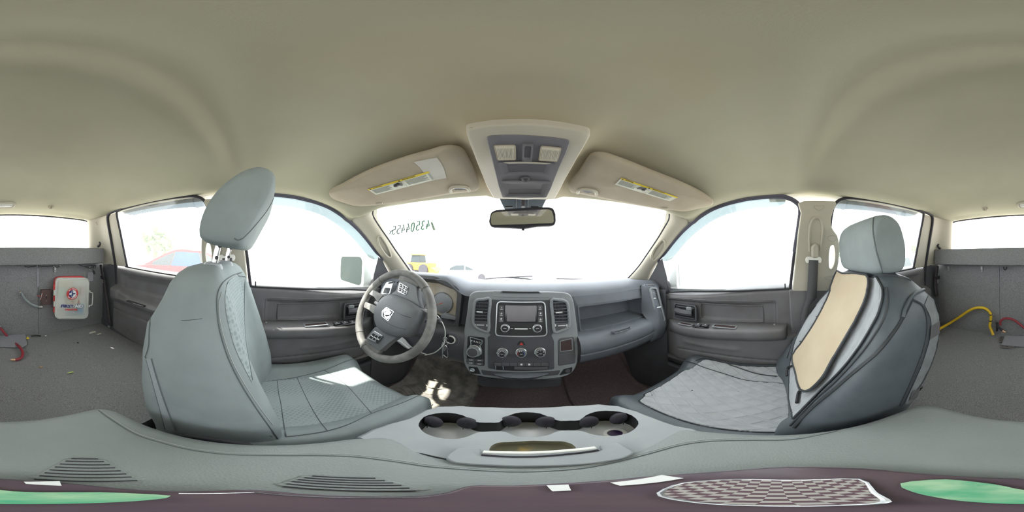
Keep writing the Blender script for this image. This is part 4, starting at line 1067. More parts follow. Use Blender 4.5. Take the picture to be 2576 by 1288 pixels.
MB().grid(rows).build('elastic_strip', mat('elastic', (.30, .34, .35), .8, (.38, .41, .42), 300), seat, smooth=70)
tubeTR('G', [(205, 717), (250, 714), (298, 708)], BD, .0012, 'scuff_mark', 'seat_seam', seat, flat=.3)
for s_ in (-1, 1):
    L = [V(-.478 + s_ * .245, y, z) for y, z in ((-.02, -.54), (.02, -.585), (-.02, -.66), (-.12, -.66), (-.14, -.58), (-.09, -.53))]
    MB().prism(catmull(L, 3, True), (-s_ * .02, 0, 0)).build('recliner_cover', MATS['dash_dark'], seat, bevel=.005)
# headrest
def headrest(xc, hw, prof, name, par, m):
    L = []; c = sum((V(0, y, z) for y, z in prof), Vector()) / len(prof)
    for t in (-1.0, -.985, -.94, -.84, -.6, -.2, .2, .6, .84, .94, .985, 1.0):
        k = (1 - abs(t) ** 5) ** .5 if abs(t) < 1 else .0
        k = .80 + .20 * k if abs(t) < .99 else .55
        if abs(t) == 1: k = .62
        L.append(catmull([V(xc + hw * t, c.y + (y - c.y) * k, c.z + (z - c.z) * k) for y, z in prof], 3, True))
    m_ = MB().loops(L); o_ = m_.build(name, MATS[m], par, smooth=80); return m_, o_
hp = [(-.158, .036), (-.152, .085), (-.127, .135), (-.088, .180), (-.042, .213), (-.004, .219), (.020, .196), (.014, .142), (-.010, .088), (-.034, .040), (-.054, .014), (-.09, .014), (-.13, .020)]
hm, ho = headrest(-.478, .135, hp, 'headrest', seat, 'seat')
HB = BV(hm, .0006)
tubeTR('G', [(628, 85), (622, 150), (590, 220), (540, 285), (490, 340), (460, 360), (440, 352)], HB, .0013, 'seam', 'seat_seam', ho)
rows = patch('G', [(295, 362), (340, 382), (390, 398)], [(300, 352), (345, 365), (395, 382)], 8, 3, BV(hm, .001))
for x in (-.405, -.545):
    MB().tube([V(x, -.130, -.06), V(x, -.122, .0), V(x, -.108, .06)], .0075, 10).build('headrest_post', MATS['chrome'], seat)
    for z in (-.012, .018):
        MB().lathe([(.0052, 0), (.0052, .0012), (.001, .0012)], V(x + .0055, -.122 + .25 * (z + .0) + .005, z), V(.9, .35, 0), 10).build('post_notch', MATS['black'], seat)
    MB().lathe([(.027, -.012), (.026, 0), (.021, .008), (.012, .010), (.011, .004)], (x, -.131, -.034), (0, .1, 1), 20).build('post_collar', MATS['console'], seat)
MB().box((-.47, .10, -.82), (.36, .40, .20)).build('seat_base', MATS['dash_dark'], seat, bevel=.03)

# ---- passenger seat in its cover
ps = thing('passenger_seat', 'passenger seat in a black and grey quilted leather cover, reclined', 'car seat', (.48, .10, -1.0))
def cushP(x, y, xc=.487, hw=.252):
    u = abs(x - xc) / hw
    z = -.592 + .040 * smoothstep(.50, .80, u) - .030 * smoothstep(.86, 1.0, u) ** 2
    return z + .014 * smoothstep(.15, .36, y) - .05 * smoothstep(.385, .47, y) ** 2
cp = cushion_mesh(cushP, .487, .252, -.14, .44)
cp.build('seat_cushion', MATS['leather'], ps, smooth=70)
CP_ = onF(lambda p: p.z - cushP(p.x, p.y), .3, 1.6); CPo = lambda d: CP_(d) - d * .0015
def quilt(a, b, w_=.0026):
    """groove depth of double diamond stitching at surface coordinates a, b (metres)"""
    s_ = .050; g = 0
    for q in ((a + b * .62) / s_, (a - b * .62) / s_):
        for o_ in (0., .13):
            d = abs((q + o_) % 1 - .5) * s_
            d = s_ * .5 - d
            g = max(g, math.exp(-(d / w_) ** 2))
    return g
NU, NV = 260, 230; rows = []
for j in range(NV + 1):
    t = j / NV; y = -.10 + .505 * t; row = []
    for i in range(NU + 1):
        u = -1 + 2 * i / NU
        wl_ = .187 * (1 - .35 * smoothstep(.86, 1., t) ** 2); wr2 = .205 * (1 - .45 * smoothstep(.80, 1., t) ** 2)
        x = .487 + (u * wl_ if u < 0 else u * wr2)
        row.append(V(x, y, cushP(x, y) + .007 - .0036 * quilt(x, y) - .006 * smoothstep(.96, 1., max(abs(u), 2 * t - 1))))
    rows.append(row)
MB().grid(rows).build('quilted_insert', MATS['quilt'], ps, smooth=80)
MB().tube([p + V(0, 0, .001) for p in border(rows)], .0028, 6, True).build('piping', MATS['leather_edge'], ps)
for pts in ([(1165, 890), (1230, 905), (1330, 945), (1520, 1005), (1720, 1062), (2040, 1088)],):
    tubeTR('C', pts, lambda d: CP_(d) - d * .008, .0022, 'seam', 'leather_edge', ps)
tubeTR('C', [(1250, 885), (1330, 862), (1460, 885), (1600, 935), (1800, 1000), (1980, 1025)], lambda d: CP_(d) - d * .010, .003, 'piping', 'leather_edge', ps)
for c in ((855, 1195), (1930, 1110), (1220, 1152), (1635, 1165)):
    p = (lambda d: CP_(d) - d * .008)(ray('C', *c)); MB().ellip(p, (.004, .003, .001), 8, 4).build('lint_speck', MATS['black'], ps)
bs = []
PB = [(-.70, .236, -.22, .03), (-.60, .238, -.25, .035), (-.52, .238, -.285, .020), (-.44, .240, -.345, -.025), (-.36, .240, -.392, -.075), (-.28, .240, -.425, -.128), (-.21, .234, -.438, -.178), (-.15, .218, -.428, -.218), (-.105, .190, -.385, -.245), (-.078, .160, -.365, -.262), (-.064, .115, -.345, -.275)]
for z, hw, yr, yf in PB: bs.append(section(.490, hw, yr, yf, z, .8))
pm = MB().loops(bs)
pm.build('backrest', MATS['leather'], ps, smooth=70)
PS = BV(pm, .0008)
# quilted front, laid on the backrest
left = [(520, 412), (462, 478), (394, 552), (326, 648), (268, 756), (240, 855), (232, 950), (232, 1080)]
right = [(700, 425), (735, 500), (715, 610), (660, 720), (590, 830), (510, 930), (400, 1040), (255, 1190)]
NQ, MQ = 220, 120
rows = patch('H', left, right, NQ, MQ, BV(pm, .004))
for j, r in enumerate(rows):
    for i, p in enumerate(r):
        g = quilt(p.x, p.z * 1.05); p -= p.normalized() * (.003 * (1 - g)) * min(1, i / 4, (MQ - 1 - i) / 4, j / 4, (NQ - 1 - j) / 4)
MB().grid(rows).build('quilted_front', MATS['quilt'], ps, smooth=80)
MB().tube(border(rows), .0028, 6, True).build('piping', MATS['leather_edge'], ps)
for pts, r_ in (([(752, 480), (757, 560), (735, 650), (670, 760), (590, 865), (480, 985), (360, 1095), (235, 1225)], .0032), ([(890, 540), (850, 620), (790, 720), (700, 830), (590, 925), (470, 1030), (340, 1140), (255, 1235)], .0045), ([(745, 480), (690, 520), (650, 590), (610, 670)], .0016), ([(890, 545), (940, 570), (965, 620), (972, 700), (955, 800), (920, 900), (870, 1020), (825, 1115)], .0045), ([(985, 485), (1025, 540), (1045, 620), (1046, 720), (1020, 850), (985, 980), (935, 1100)], .0035), ([(585, 388), (680, 410), (790, 415), (880, 440), (975, 480)], .003), ([(470, 470), (400, 530), (320, 625), (255, 740), (215, 860)], .003)):
    tubeTR('H', pts, BV(pm, .001), r_, 'piping', 'leather_edge', ps, 6)
rows = patch('H', [(955, 575), (985, 640), (990, 720), (965, 820), (930, 920), (885, 1020), (845, 1110)], [(985, 500), (1025, 570), (1040, 650), (1036, 740), (1012, 850), (980, 970), (935, 1095)], 26, 8, BV(pm, .002))
MB().grid(rows).build('rear_cloth', mat('rear_cloth', (.19, .20, .21), .9, (.23, .24, .25), 30, .3, 900), ps, smooth=70)
for l, r in (([(985, 690), (980, 760)], [(1042, 652), (1040, 722)]), ([(885, 1035), (865, 1090)], [(985, 1000), (965, 1050)])):
    MB().grid(patch('H', l, r, 4, 8, BV(pm, .004), False)).build('elastic_band', mat('band%d' % len(MATS), (.10, .095, .10), .9, (.13, .125, .13), 500), ps, smooth=70)
tubeTR('H', [(895, 435), (940, 440), (975, 465), (975, 485), (930, 500), (885, 530), (850, 590), (835, 640)], BV(pm, .005), .005, 'strap_loop', 'leather', ps, 8)
# headrest, pushed right down
hp2 = [(-.262, -.058), (-.250, -.02), (-.246, .04), (-.256, .088), (-.282, .114), (-.312, .118), (-.345, .098), (-.366, .05), (-.374, .0), (-.368, -.045), (-.350, -.066), (-.30, -.068)]
hm2, ho2 = headrest(.492, .135, hp2, 'headrest', ps, 'seat')
H2 = BV(hm2, .0006)
tubeTR('H', [(695, 72), (682, 110), (680, 170), (690, 240), (705, 310), (722, 370), (732, 405)], H2, .0014, 'seam', 'seat_seam', ho2)
tubeTR('H', [(688, 75), (675, 112), (673, 172), (683, 242), (698, 312), (714, 372)], H2, .0009, 'topstitch', 'thread', ho2)
for x in (.42, .56): MB().tube([V(x, -.30, -.09), V(x, -.30, -.05)], .0075, 10).build('headrest_post', MATS['chrome'], ps)
MB().box((.48, .06, -.82), (.36, .40, .20)).build('seat_base', MATS['dash_dark'], ps, bevel=.03)
# tan lumbar pad strapped on it
pad = thing('lumbar_pad', 'cream tan leather lumbar pad strapped to the quilted passenger seat', 'cushion', (.5, -.1, -.5))
rows = patch('H', [(505, 402), (480, 450), (455, 520), (420, 600), (370, 690), (310, 780), (272, 830), (268, 880), (290, 945), (305, 1000), (325, 1040)], [(685, 425), (688, 480), (662, 570), (625, 650), (580, 730), (540, 800), (490, 890), (455, 960), (420, 1005), (380, 1040), (352, 1050)], 40, 14, BV(pm, .020))
top = [[p - p.normalized() * (.010 * (max(0, math.sin(math.pi * i / 13)) ** .6) * (max(0, math.sin(math.pi * j / 39)) ** .5)) for i, p in enumerate(r)] for j, r in enumerate(rows)]
m = MB(); m.grid(top)
bt = border(top); dn = [p + p.normalized() * .008 for p in bt]; m.grid([bt + [bt[0]], dn + [dn[0]]])
m.build('pad_cover', MATS['tan'], pad, smooth=70)
MB().tube([p + p.normalized() * .001 for p in bt], .0045, 6, True).build('pad_binding', MATS['leather_edge'], pad)
for pts in ([(262, 905), (235, 915), (228, 940), (230, 960)], [(320, 1030), (300, 1050), (295, 1080), (292, 1108)]):
    tubeTR('H', pts, BV(pm, .012), .005, 'strap_clip', 'black', pad, 6)

# ================================================================== CENTRE CONSOLE
con = thing('centre_console', 'grey folding centre armrest with padded lid, cup holders and latch', 'console', (.017, .04, -.95))
CZ = onZ(-.42)
# padded lid
def lid_pts(k, dz):
    ol_ = [(-.150, .172), (-.176, .14), (-.186, .05), (-.186, -.10), (-.184, -.20), (-.172, -.238), (-.13, -.252), (.017, -.246), (.165, -.252), (.206, -.238), (.222, -.20), (.226, -.10), (.226, .05), (.218, .12), (.205, .158), (.12, .152), (.07, .150), (.016, .149), (-.04, .150), (-.09, .155)]
    c = V(.02, -.04, 0)
    L = catmull([V(x, y, 0) for x, y in ol_], 3, True)
    return [c + (p - c) * k + V(0, 0, dz) for p in L]
lm = MB().loops([lid_pts(.97, -.50), lid_pts(1.0, -.475), lid_pts(1.005, -.45), lid_pts(.99, -.434), lid_pts(.96, -.425), lid_pts(.90, -.4205), lid_pts(.6, -.418), lid_pts(.2, -.417)])
lid = lm.build('padded_lid', MATS['armrest'], con, smooth=80)
LB = BV(lm, .0006)
sO = [(490, 60), (560, 112), (680, 185), (800, 225), (950, 262), (1150, 287), (1400, 292), (1600, 292), (1800, 300), (2000, 325), (2200, 352), (2576, 374)]
sP = [(300, 362), (500, 330), (700, 280), (850, 240), (1000, 220), (1200, 215), (1400, 212), (1600, 177), (1800, 117), (1980, 60), (2070, 30)]
L = catmull([V(x / 2, 1000 + y / 2, 0) for x, y in sO] + [V(1288 + x / 2, 1000 + y / 2, 0) for x, y in sP], 6)
MB().tube([LB(ray('_', p.x, p.y)) for p in L], .0011, 5).build('lid_seam', MATS['seat_seam'], lid)
MB().tube([LB(ray('_', p.x, p.y - 5)) for p in L], .0007, 5).build('lid_topstitch', MATS['thread'], lid)
# finger ribs pressed into the lid
for f, cx, lines in (('_', 213, [(1155, 38), (1162, 55), (1170, 72), (1178, 88), (1186, 105), (1194, 122), (1202, 140), (1211, 160)]), ('_', 862, [(1202, 75), (1208, 95), (1214, 112), (1220, 128), (1227, 142), (1234, 152)])):
    rb = None; rr_ = []
    for y, hwid in lines:
        a = LB(ray(f, cx, y)); ax = V(a.x, a.y, 0).normalized(); tg = V(-ax.y, ax.x, 0); dist = V(a.x, a.y, 0).length
        hl = dist * math.tan(hwid / 2576 * 2 * math.pi)
        rr_.append((a, tg, hl, ax))
    pts = [a - tg * (hl + .004) for a, tg, hl, ax in rr_] + [a + tg * (hl + .004) for a, tg, hl, ax in rr_[::-1]]
    pts = [V(p.x, p.y, -.4185) for p in pts]
    rb = MB().prism(catmull(pts, 2, True), (0, 0, .0022), .96).build('ribbed_pad', MATS['armrest'], lid, bevel=.001)
    for a, tg, hl, ax in rr_:
        p = V(a.x, a.y, -.4160); MB().tube([p - tg * hl, p + tg * hl], .0014, 5).build('rib_groove', MATS['rubber'], rb)
# hard front with the three-lobed cup well
CZ = onZ(-.4245)
ol_ = TR('N', [(-60, 480), (-260, 420), (-120, 350), (20, 300), (200, 250), (330, 180), (430, 150), (620, 145), (900, 155), (1250, 160), (1550, 145), (1830, 130), (2000, 145), (2150, 190), (2300, 250), (2480, 315), (2640, 345), (2760, 400), (2600, 480), (2200, 600), (1800, 640), (1250, 650), (700, 630), (300, 560)], CZ)
well = catmull(TR('N', [(255, 300), (300, 240), (400, 210), (520, 203), (640, 225), (730, 272), (790, 288), (880, 289), (960, 286), (1020, 240), (1100, 208), (1200, 198), (1320, 210), (1430, 255), (1500, 275), (1580, 272), (1665, 268), (1720, 225), (1800, 195), (1900, 185), (2020, 195), (2120, 225), (2178, 280), (2165, 325), (2100, 375), (1980, 405), (1850, 405), (1750, 385), (1680, 362), (1580, 360), (1480, 362), (1400, 395), (1300, 415), (1200, 418), (1100, 405), (1020, 372), (950, 365), (850, 368), (770, 375), (690, 410), (600, 430), (500, 432), (400, 415), (310, 380), (265, 335)], CZ), 2, True)
tray = rounded(TR('N', [(865, 540), (890, 490), (950, 462), (1250, 446), (1520, 452), (1600, 475), (1645, 520), (1250, 556)], CZ), .006)
bm = bmesh.new(); es = []
for L in (ol_, well, tray):
    vs_ = [bm.verts.new(p) for p in L]; es += [bm.edges.new((vs_[i], vs_[(i + 1) % len(vs_)])) for i in range(len(vs_))]
bmesh.ops.triangle_fill(bm, use_beauty=True, use_dissolve=False, edges=es); bm.verts.index_update()
m = MB(); m.add([v.co.copy() for v in bm.verts], [[v.index for v in f.verts] for f in bm.faces]); bm.free()
m.loops([ol_, [p + V((p.x - .017) * .04, .004 * (1 if p.y > .2 else 0), -.012) for p in ol_], [p + V(0, 0, -.11) for p in ol_]], False, False)
m.build('hard_front', MATS['console'], con, smooth=40)
wc = sum(well, Vector()) / len(well)
wm = MB().loops([well, [p + V(0, 0, -.004) for p in well], [V(lerp(wc.x, p.x, .97), lerp(wc.y, p.y, .95), -.478) for p in well]], False, False).build('cup_well', MATS['black'], con, smooth=60)
MB().prism([V(p.x, p.y, -.479) for p in well], (0, 0, -.002)).build('cup_floor', mat('cup_floor', (.72, .74, .76), .22, (.80, .82, .83), 30, spec=.5), con, smooth=0)
for (x, y) in ((380, 290), (680, 300), (1060, 285), (1370, 290), (1745, 290), (2010, 260)):
    p = onZ(-.440)(ray('N', x, y - 6)); e = MB().ellip(p, (.019, .013, .026), 16, 10).build('rubber_finger', MATS['rubber'], con)
    MB().tube([p + V(-.002, -.0145, -.016), p + V(-.001, -.0155, 0), p + V(.002, -.012, .018)], .0009, 5).build('finger_slit', MATS['black'], e)
p = onZ(-.476)(ray('N', 1975, 385)); MB().lathe([(.018, 0), (.019, .003), (.013, .004), (.012, .001)], p, (0, 0, 1), 24).build('flare_ring', MATS['white_plastic'], con)  # lens flare over the cup, modelled as a pale ring with a violet core
MB().lathe([(.012, 0), (.012, .002), (.001, .002)], p, (0, 0, 1), 20).build('flare_core', mat('violet_black', (.03, .01, .06), .3), con)
MB().loops([tray, [p + V(0, 0, -.022) for p in tray]], False, True).build('coin_tray', mat('coin_tray', (.22, .21, .15), .4, (.62, .42, .12), 24, spec=.4, lo=.5, hi=.68), con)
lat = rounded(TR('N', [(605, 500), (515, 565), (493, 600), (560, 638), (900, 662), (1350, 667), (1800, 642), (2050, 600), (2135, 560), (2125, 535), (2000, 458), (1835, 485), (1855, 532), (1500, 572), (1250, 585), (810, 572), (800, 515)], onZ(-.414)), .004)
lt = MB().prism(lat, (0, 0, -.014)).build('latch_plate', MATS['console'], con, bevel=.002)
b1 = TR('N', [(820, 545), (1050, 553), (1300, 552), (1550, 535), (1805, 508)], onZ(-.410)); MB().tube(b1, .0042, 8, flat=.7).build('latch_bar', MATS['white_plastic'], lt)
b2 = TR('N', [(805, 572), (1050, 588), (1300, 586), (1550, 566), (1830, 530)], onZ(-.413)); MB().tube(b2, .0022, 6).build('latch_gap', MATS['rubber'], lt)
MB().prism([V(x, y, -.50) for x, y in ((-.165, -.23), (-.16, .20), (-.145, .31), (.018, .335), (.165, .31), (.195, .20), (.20, -.23))], (0, 0, -.39)).build('console_base', MATS['armrest'], con, bevel=.02)

def checker(name, c1, c2, sc_):
    m_ = mat(name, c1, .5); nt = m_.node_tree; tc = nt.nodes.new('ShaderNodeTexCoord'); ck_ = nt.nodes.new('ShaderNodeTexChecker')
    ck_.inputs['Scale'].default_value = sc_; ck_.inputs['Color1'].default_value = (*c1, 1); ck_.inputs['Color2'].default_value = (*c2, 1)
    nt.links.new(tc.outputs['Object'], ck_.inputs['Vector']); nt.links.new(ck_.outputs['Color'], nt.nodes['Principled BSDF'].inputs['Base Color']); return m_
# small black stand foot lying on the lid, under the viewpoint
ft = thing('camera_stand_foot', 'flat black stand foot with a mesh inlay and green lens on the armrest lid', 'camera stand', (.03, -.01, -.417))
fp = TR('_', [(30, 1206), (200, 1218), (420, 1236), (640, 1232), (860, 1248), (1080, 1246), (1180, 1222), (1290, 1221), (1420, 1215), (1550, 1206), (1660, 1196), (1820, 1185), (1985, 1174), (2170, 1178), (2330, 1192), (2480, 1202)], onZ(-.405)); fp = catmull(fp, 3, True)
fm = MB().loops([[p + V(0, 0, -.012) for p in fp], fp, [p * .96 + V(0, 0, .405 * -.04 + .0035) for p in fp]]).build('foot_plate', mat('foot', (.09, .065, .085), .35, (.12, .085, .10), 30), ft, bevel=.0015, smooth=40)
mesh_ol = catmull(TR('_', [(1660, 1240), (1720, 1215), (1850, 1206), (1990, 1208), (2160, 1205), (2200, 1240), (2230, 1262), (2100, 1272), (1900, 1272), (1740, 1262)], onZ(-.3995)), 3, True)
inl = MB().prism(mesh_ol, (0, 0, .001)).build('mesh_inlay', checker('inlay', (.42, .40, .38), (.13, .08, .10), 210), ft)
MB().tube([p + V(0, 0, .001) for p in mesh_ol], .001, 5, True).build('inlay_rim', MATS['silver'], ft)
gl_ = catmull(TR('_', [(2265, 1216), (2380, 1206), (2500, 1218), (30, 1236), (250, 1238), (430, 1247), (250, 1265), (20, 1268), (2500, 1266), (2350, 1250)], onZ(-.3990)), 3, True)
MB().prism(gl_, (0, 0, .0012)).build('green_lens', mat('lens_green', (.10, .42, .24), .1, (.40, .62, .40), 40, spec=.6), ft)
for q in ([(1375, 1221), (1430, 1219), (1437, 1234), (1390, 1236)], [(1535, 1214), (1665, 1195), (1720, 1203), (1560, 1222)], [(60, 1212), (150, 1210), (155, 1222), (65, 1217)]):
    MB().prism(TR('_', q, onZ(-.4000)), (0, 0, .001)).build('white_bar', MATS['white_print'], ft)
MB().tube(TR('_', [(450, 1241), (640, 1238), (860, 1252), (1080, 1250)], onZ(-.4005)), .0008, 5).build('bright_edge', MATS['chrome'], ft)

# ================================================================== floor mats
def fmat(pts, name, m, lab, dz=.006):
    L = rounded([V(x, y, 0) for x, y in pts], .04, 6)
    cx = sum((p for p in L), Vector()) / len(L); rows = []
    for k in (1.0, .97, .94, .8, .6, .4, .2, .02):
        rows.append([V(lerp(cx.x, p.x, k), lerp(cx.y, p.y, k), floorz(lerp(cx.x, p.x, k), lerp(cx.y, p.y, k)) + (dz + .012 if k > .95 else dz)) for p in L])
    rows.insert(0, [p + V(0, 0, -.014) for p in rows[0]])
    return L
def mat_grid(x0, x1, y0, y1, name, m, lab, ridge):
    mt = thing(name, lab, 'floor mat', ((x0 + x1) / 2, (y0 + y1) / 2, -1.0))
    rows = []
    for j in range(70):
        row = []
        for i in range(50):
            x, y = lerp(x0, x1, i / 49), lerp(y0, y1, j / 69)
            e = min(i, 49 - i, j, 69 - j); z = floorz(x, y) + .010 + (.012 if e in (1, 2) else 0) - (.01 if e == 0 else 0)
            row.append(V(x, y, z))
        rows.append(row)
    MB().grid(rows).build('mat_sheet', MATS[m], mt, smooth=60)
    for k in range(ridge):
        y = lerp(y0 + .06, y1 - .1, k / max(ridge - 1, 1))
        MB().tube([V(x, y + .03 * math.sin((x - x0) * 22), floorz(x, y) + .012) for x in [lerp(x0 + .05, x1 - .05, i / 16) for i in range(17)]], .004, 6).build('tread_rib', MATS[m], mt)
    return mt
mat_grid(-.70, -.22, .42, 1.12, 'floor_mat', 'mat_rubber', 'worn grey rubber floor mat in the driver footwell', 12)
mat_grid(.25, .70, .42, 1.10, 'floor_mat', 'carpet_dark', 'dark carpet floor mat in the passenger footwell', 0)
# ================================================================== OVERHEAD
# ---- sun visors
def visor(f, pts, lab, clip_pts, clip_shape, notch, nme):
    off = .014
    L = TR(f, pts, ROOF(off + .016)); L = catmull(L, 4, True)
    rt = thing('sun_visor', lab, 'sun visor', sum(L, Vector()) / len(L) - V(0, 0, .03), 'sun visors folded up against the headliner')
    c = sum(L, Vector()) / len(L)
    sxx = sum((p.x - c.x) ** 2 for p in L); syy = sum((p.y - c.y) ** 2 for p in L); sxy = sum((p.x - c.x) * (p.y - c.y) for p in L)
    sxz = sum((p.x - c.x) * (p.z - c.z) for p in L); syz = sum((p.y - c.y) * (p.z - c.z) for p in L); dt = sxx * syy - sxy * sxy
    ka, kb = (sxz * syy - syz * sxy) / dt, (syz * sxx - sxz * sxy) / dt
    L = [V(p.x, p.y, lerp(p.z, c.z + ka * (p.x - c.x) + kb * (p.y - c.y), .6)) for p in L]
    def ring(k, dz): return [V(lerp(c.x, p.x, k), lerp(c.y, p.y, k), lerp(c.z, p.z, k) + dz) for p in L]
    m = MB().loops([ring(.97, .013), ring(.995, .009), ring(1.0, .004), ring(.995, -.002), ring(.97, -.005), ring(.85, -.007), ring(.6, -.0075), ring(.3, -.0075), ring(.05, -.0075)])
    m.build('visor_body', MATS['visor'], rt, smooth=80)
    VB = BV(m, .0006)
    cl = TR(f, clip_pts, BV(m, .002)); MB().tube(catmull(cl, 4), .006, 8).build('visor_clip', MATS['beige'], rt)
    w_ = TR(f, clip_shape, BV(m, .0012)); MB().prism(w_, (0, 0, .001)).build('clip_recess', MATS['black'], rt)
    q = TR(f, notch, BV(m, .001)); MB().tube(q, .004, 6).build('visor_pivot', MATS['beige'], rt)
    return rt, m, VB
vl, vlm, VLB = visor('D', [(140, 950), (160, 905), (300, 815), (500, 690), (700, 590), (900, 515), (1150, 440), (1400, 390), (1580, 363), (1720, 372), (1820, 430), (1890, 540), (1960, 690), (2012, 830), (1990, 880), (1920, 897), (1700, 905), (1400, 945), (1150, 985), (860, 1045), (650, 1080), (490, 1107), (380, 1085), (200, 1015)],
      'beige sun visor above the steering wheel with a worn pale patch and warning label', [(1655, 905), (1650, 865), (1690, 838), (1800, 835), (1860, 850), (1885, 890)], [(1700, 855), (1830, 848), (1840, 870), (1790, 880), (1710, 878)], [(725, 1052), (800, 1040)], 1)
vr, vrm, VRB = visor('F', [(1340, 550), (1325, 520), (1230, 440), (1050, 335), (850, 250), (650, 175), (450, 120), (340, 103), (250, 120), (200, 170), (130, 270), (60, 360), (35, 410), (60, 440), (110, 445), (300, 470), (500, 505), (700, 545), (850, 580), (960, 600), (1090, 632), (1200, 610), (1310, 585)],
      'clean beige sun visor above the glovebox with a warning label', [(120, 445), (130, 420), (170, 410), (230, 415), (280, 430), (288, 460)], [(165, 422), (250, 425), (255, 440), (215, 450), (170, 438)], [(870, 582), (930, 585)], 2)
# labels on the visors, each a thin sticker with its print
def sticker(f, tl, tr_, br, bl, VBs, par, split):
    def uv(u, v): 
        a = Vector(tl).lerp(Vector(tr_), u); b = Vector(bl).lerp(Vector(br), u); p = a.lerp(b, v); return VBs(ray(f, p.x, p.y))
    st = MB().grid([[uv(i / 16, j / 6) for i in range(17)] for j in range(7)]).build('warning_label', mat('label%d' % len(MATS), (.66, .66, .56), .6, (.72, .73, .66), 60), par, smooth=60)
    up = lambda p: p + p.normalized() * -.0006
    MB().grid([[up(uv(i / 16, j * .2)) for i in range(17)] for j in range(2)]).build('yellow_band', MATS.get('yellow_band') or mat('yellow_band', (.72, .56, .05), .5), st, smooth=60)
    def txt(s, u, v, size):
        lu = (uv(1, .5) - uv(0, .5)).length; lv = (uv(.5, 1) - uv(.5, 0)).length
        mb = MB().text(s, (0, 0, 0), (1, 0, 0), (0, 1, 0), size, .0, bold=.02)
        mb.v = [up(up(uv(u + q.x / lu, v - q.y / lv))) for q in mb.v]
        mb.build('label_print', MATS['black'], st)
    txt('WARNING', .15, .10, .0062); txt('MISE EN GARDE', .665, .10, .0062)
    for u in (.035, .505):
        a, b, c = up(up(uv(u - .016, .17))), up(up(uv(u + .016, .17))), up(up(uv(u, .02))); MB().add([a, b, c], [(0, 1, 2)]).build('warning_triangle', MATS['black'], st)
    for u0, u1 in ((.03, .32), (.58, .93)):
        for k in range(7):
            v = .30 + k * .085
            a = [up(uv(lerp(u0, u1 - (.05 if k % 3 == 2 else 0), i / 6), v)) for i in range(7)]
            MB().tube(a, .0007, 4).build('text_line', MATS.get('print_grey') or mat('print_grey', (.36, .38, .36), .7), st)
    for cu, cv, r_ in ((.41, .52, .012), (.45, .50, .014), (.385, .60, .008), (.47, .62, .008), (.46, .34, .006)):
        p = up(uv(cu, cv)); MB().ellip(p, (r_, r_ * .8, .0008), 8, 4).build('pictogram', MATS['black'], st)
    MB().tube([up(uv(.52, .24)), up(uv(.545, .96))], .0006, 4).build('divider', MATS['print_grey'], st)
VLB = BV(vlm, .0016); VRB = BV(vrm, .0016)
sticker('X', (285, 885), (2085, 350), (2265, 605), (535, 1045), VLB, vl, 0)
sticker('Y', (430, 210), (2270, 845), (1990, 975), (215, 430), VRB, vr, 0)
# worn pale patch, barcode end
VLB = BV(vlm, .0018)
rows = patch('D', [(1190, 530), (1270, 600), (1330, 680), (1390, 765)], [(1480, 475), (1530, 540), (1570, 620), (1600, 730)], 16, 16, BV(vlm, .0012))
MB().grid(rows).build('worn_patch', mat('worn', (.56, .54, .49), .9, (.60, .58, .54), 20), vl, smooth=70)
q = TR('X', [(2055, 425), (2110, 412), (2235, 590), (2190, 600)], BV(vlm, .0022)); MB().prism(q, (0, 0, .0003)).build('barcode', MATS['print_grey'], vl)

# ---- overhead console
oc = thing('overhead_console', 'beige overhead console with a grey map-light panel and storage pockets', 'console', TR('E', [(715, 500)], ROOF(.04))[0])
OR = ROOF(.004)
ol_ = TR('E', [(95, 170), (130, 145), (300, 115), (700, 95), (1000, 115), (1250, 155), (1370, 185), (1390, 215), (1340, 300), (1200, 520), (1080, 740), (1010, 875), (700, 880), (385, 865), (320, 740), (220, 500), (140, 290)], OR)
OC0 = sum(ol_, Vector()) / len(ol_); ON = V(0, -.12, -1).normalized()
OP = lambda off: onP(OC0 + ON * off, ON)
# plane through the traced outline
ftx = sum((p.y - OC0.y) * (p.z - OC0.z) for p in ol_) / sum((p.y - OC0.y) ** 2 for p in ol_)
ON = V(0, ftx, -1).normalized()
def oflat(pts, off, th, name, m, par=None, r=.006, bev=.001, scale=1.):
    return MB().prism(rounded(TR('E', pts, OP(off)), r), ON * -th, scale).build(name, MATS[m], par or oc, bevel=bev)
OL = [(95, 170), (140, 145), (300, 112), (700, 92), (1000, 112), (1250, 152), (1360, 180), (1390, 215), (1330, 320), (1200, 540), (1080, 760), (1015, 875), (700, 882), (385, 868), (310, 740), (220, 520), (130, 290)]
b0 = rounded(TR('E', OL, OP(.016)), .012); c0 = sum(b0, Vector()) / len(b0)
MB().loops([[c0 + (p - c0) * 1.03 - ON * .05 for p in b0], [c0 + (p - c0) * 1.01 - ON * .004 for p in b0], b0, [c0 + (p - c0) * .97 + ON * .004 for p in b0]]).build('console_shell', MATS['beige'], oc, smooth=50)
PL = [(305, 240), (330, 222), (500, 213), (800, 222), (1050, 245), (1165, 262), (1182, 285), (1140, 400), (1050, 600), (985, 760), (935, 862), (700, 868), (470, 862), (430, 740), (380, 540), (330, 350)]
mat('grey_panel', (.17, .162, .18), .5, (.155, .148, .165), 20, .15, 900, spec=.4, dist=.0004)
pn = oflat(PL, .024, .006, 'light_panel', 'grey_panel', r=.008, bev=.002)
mat('lens_warm', (.62, .56, .44), .3, (.68, .63, .53), 400, spec=.5)
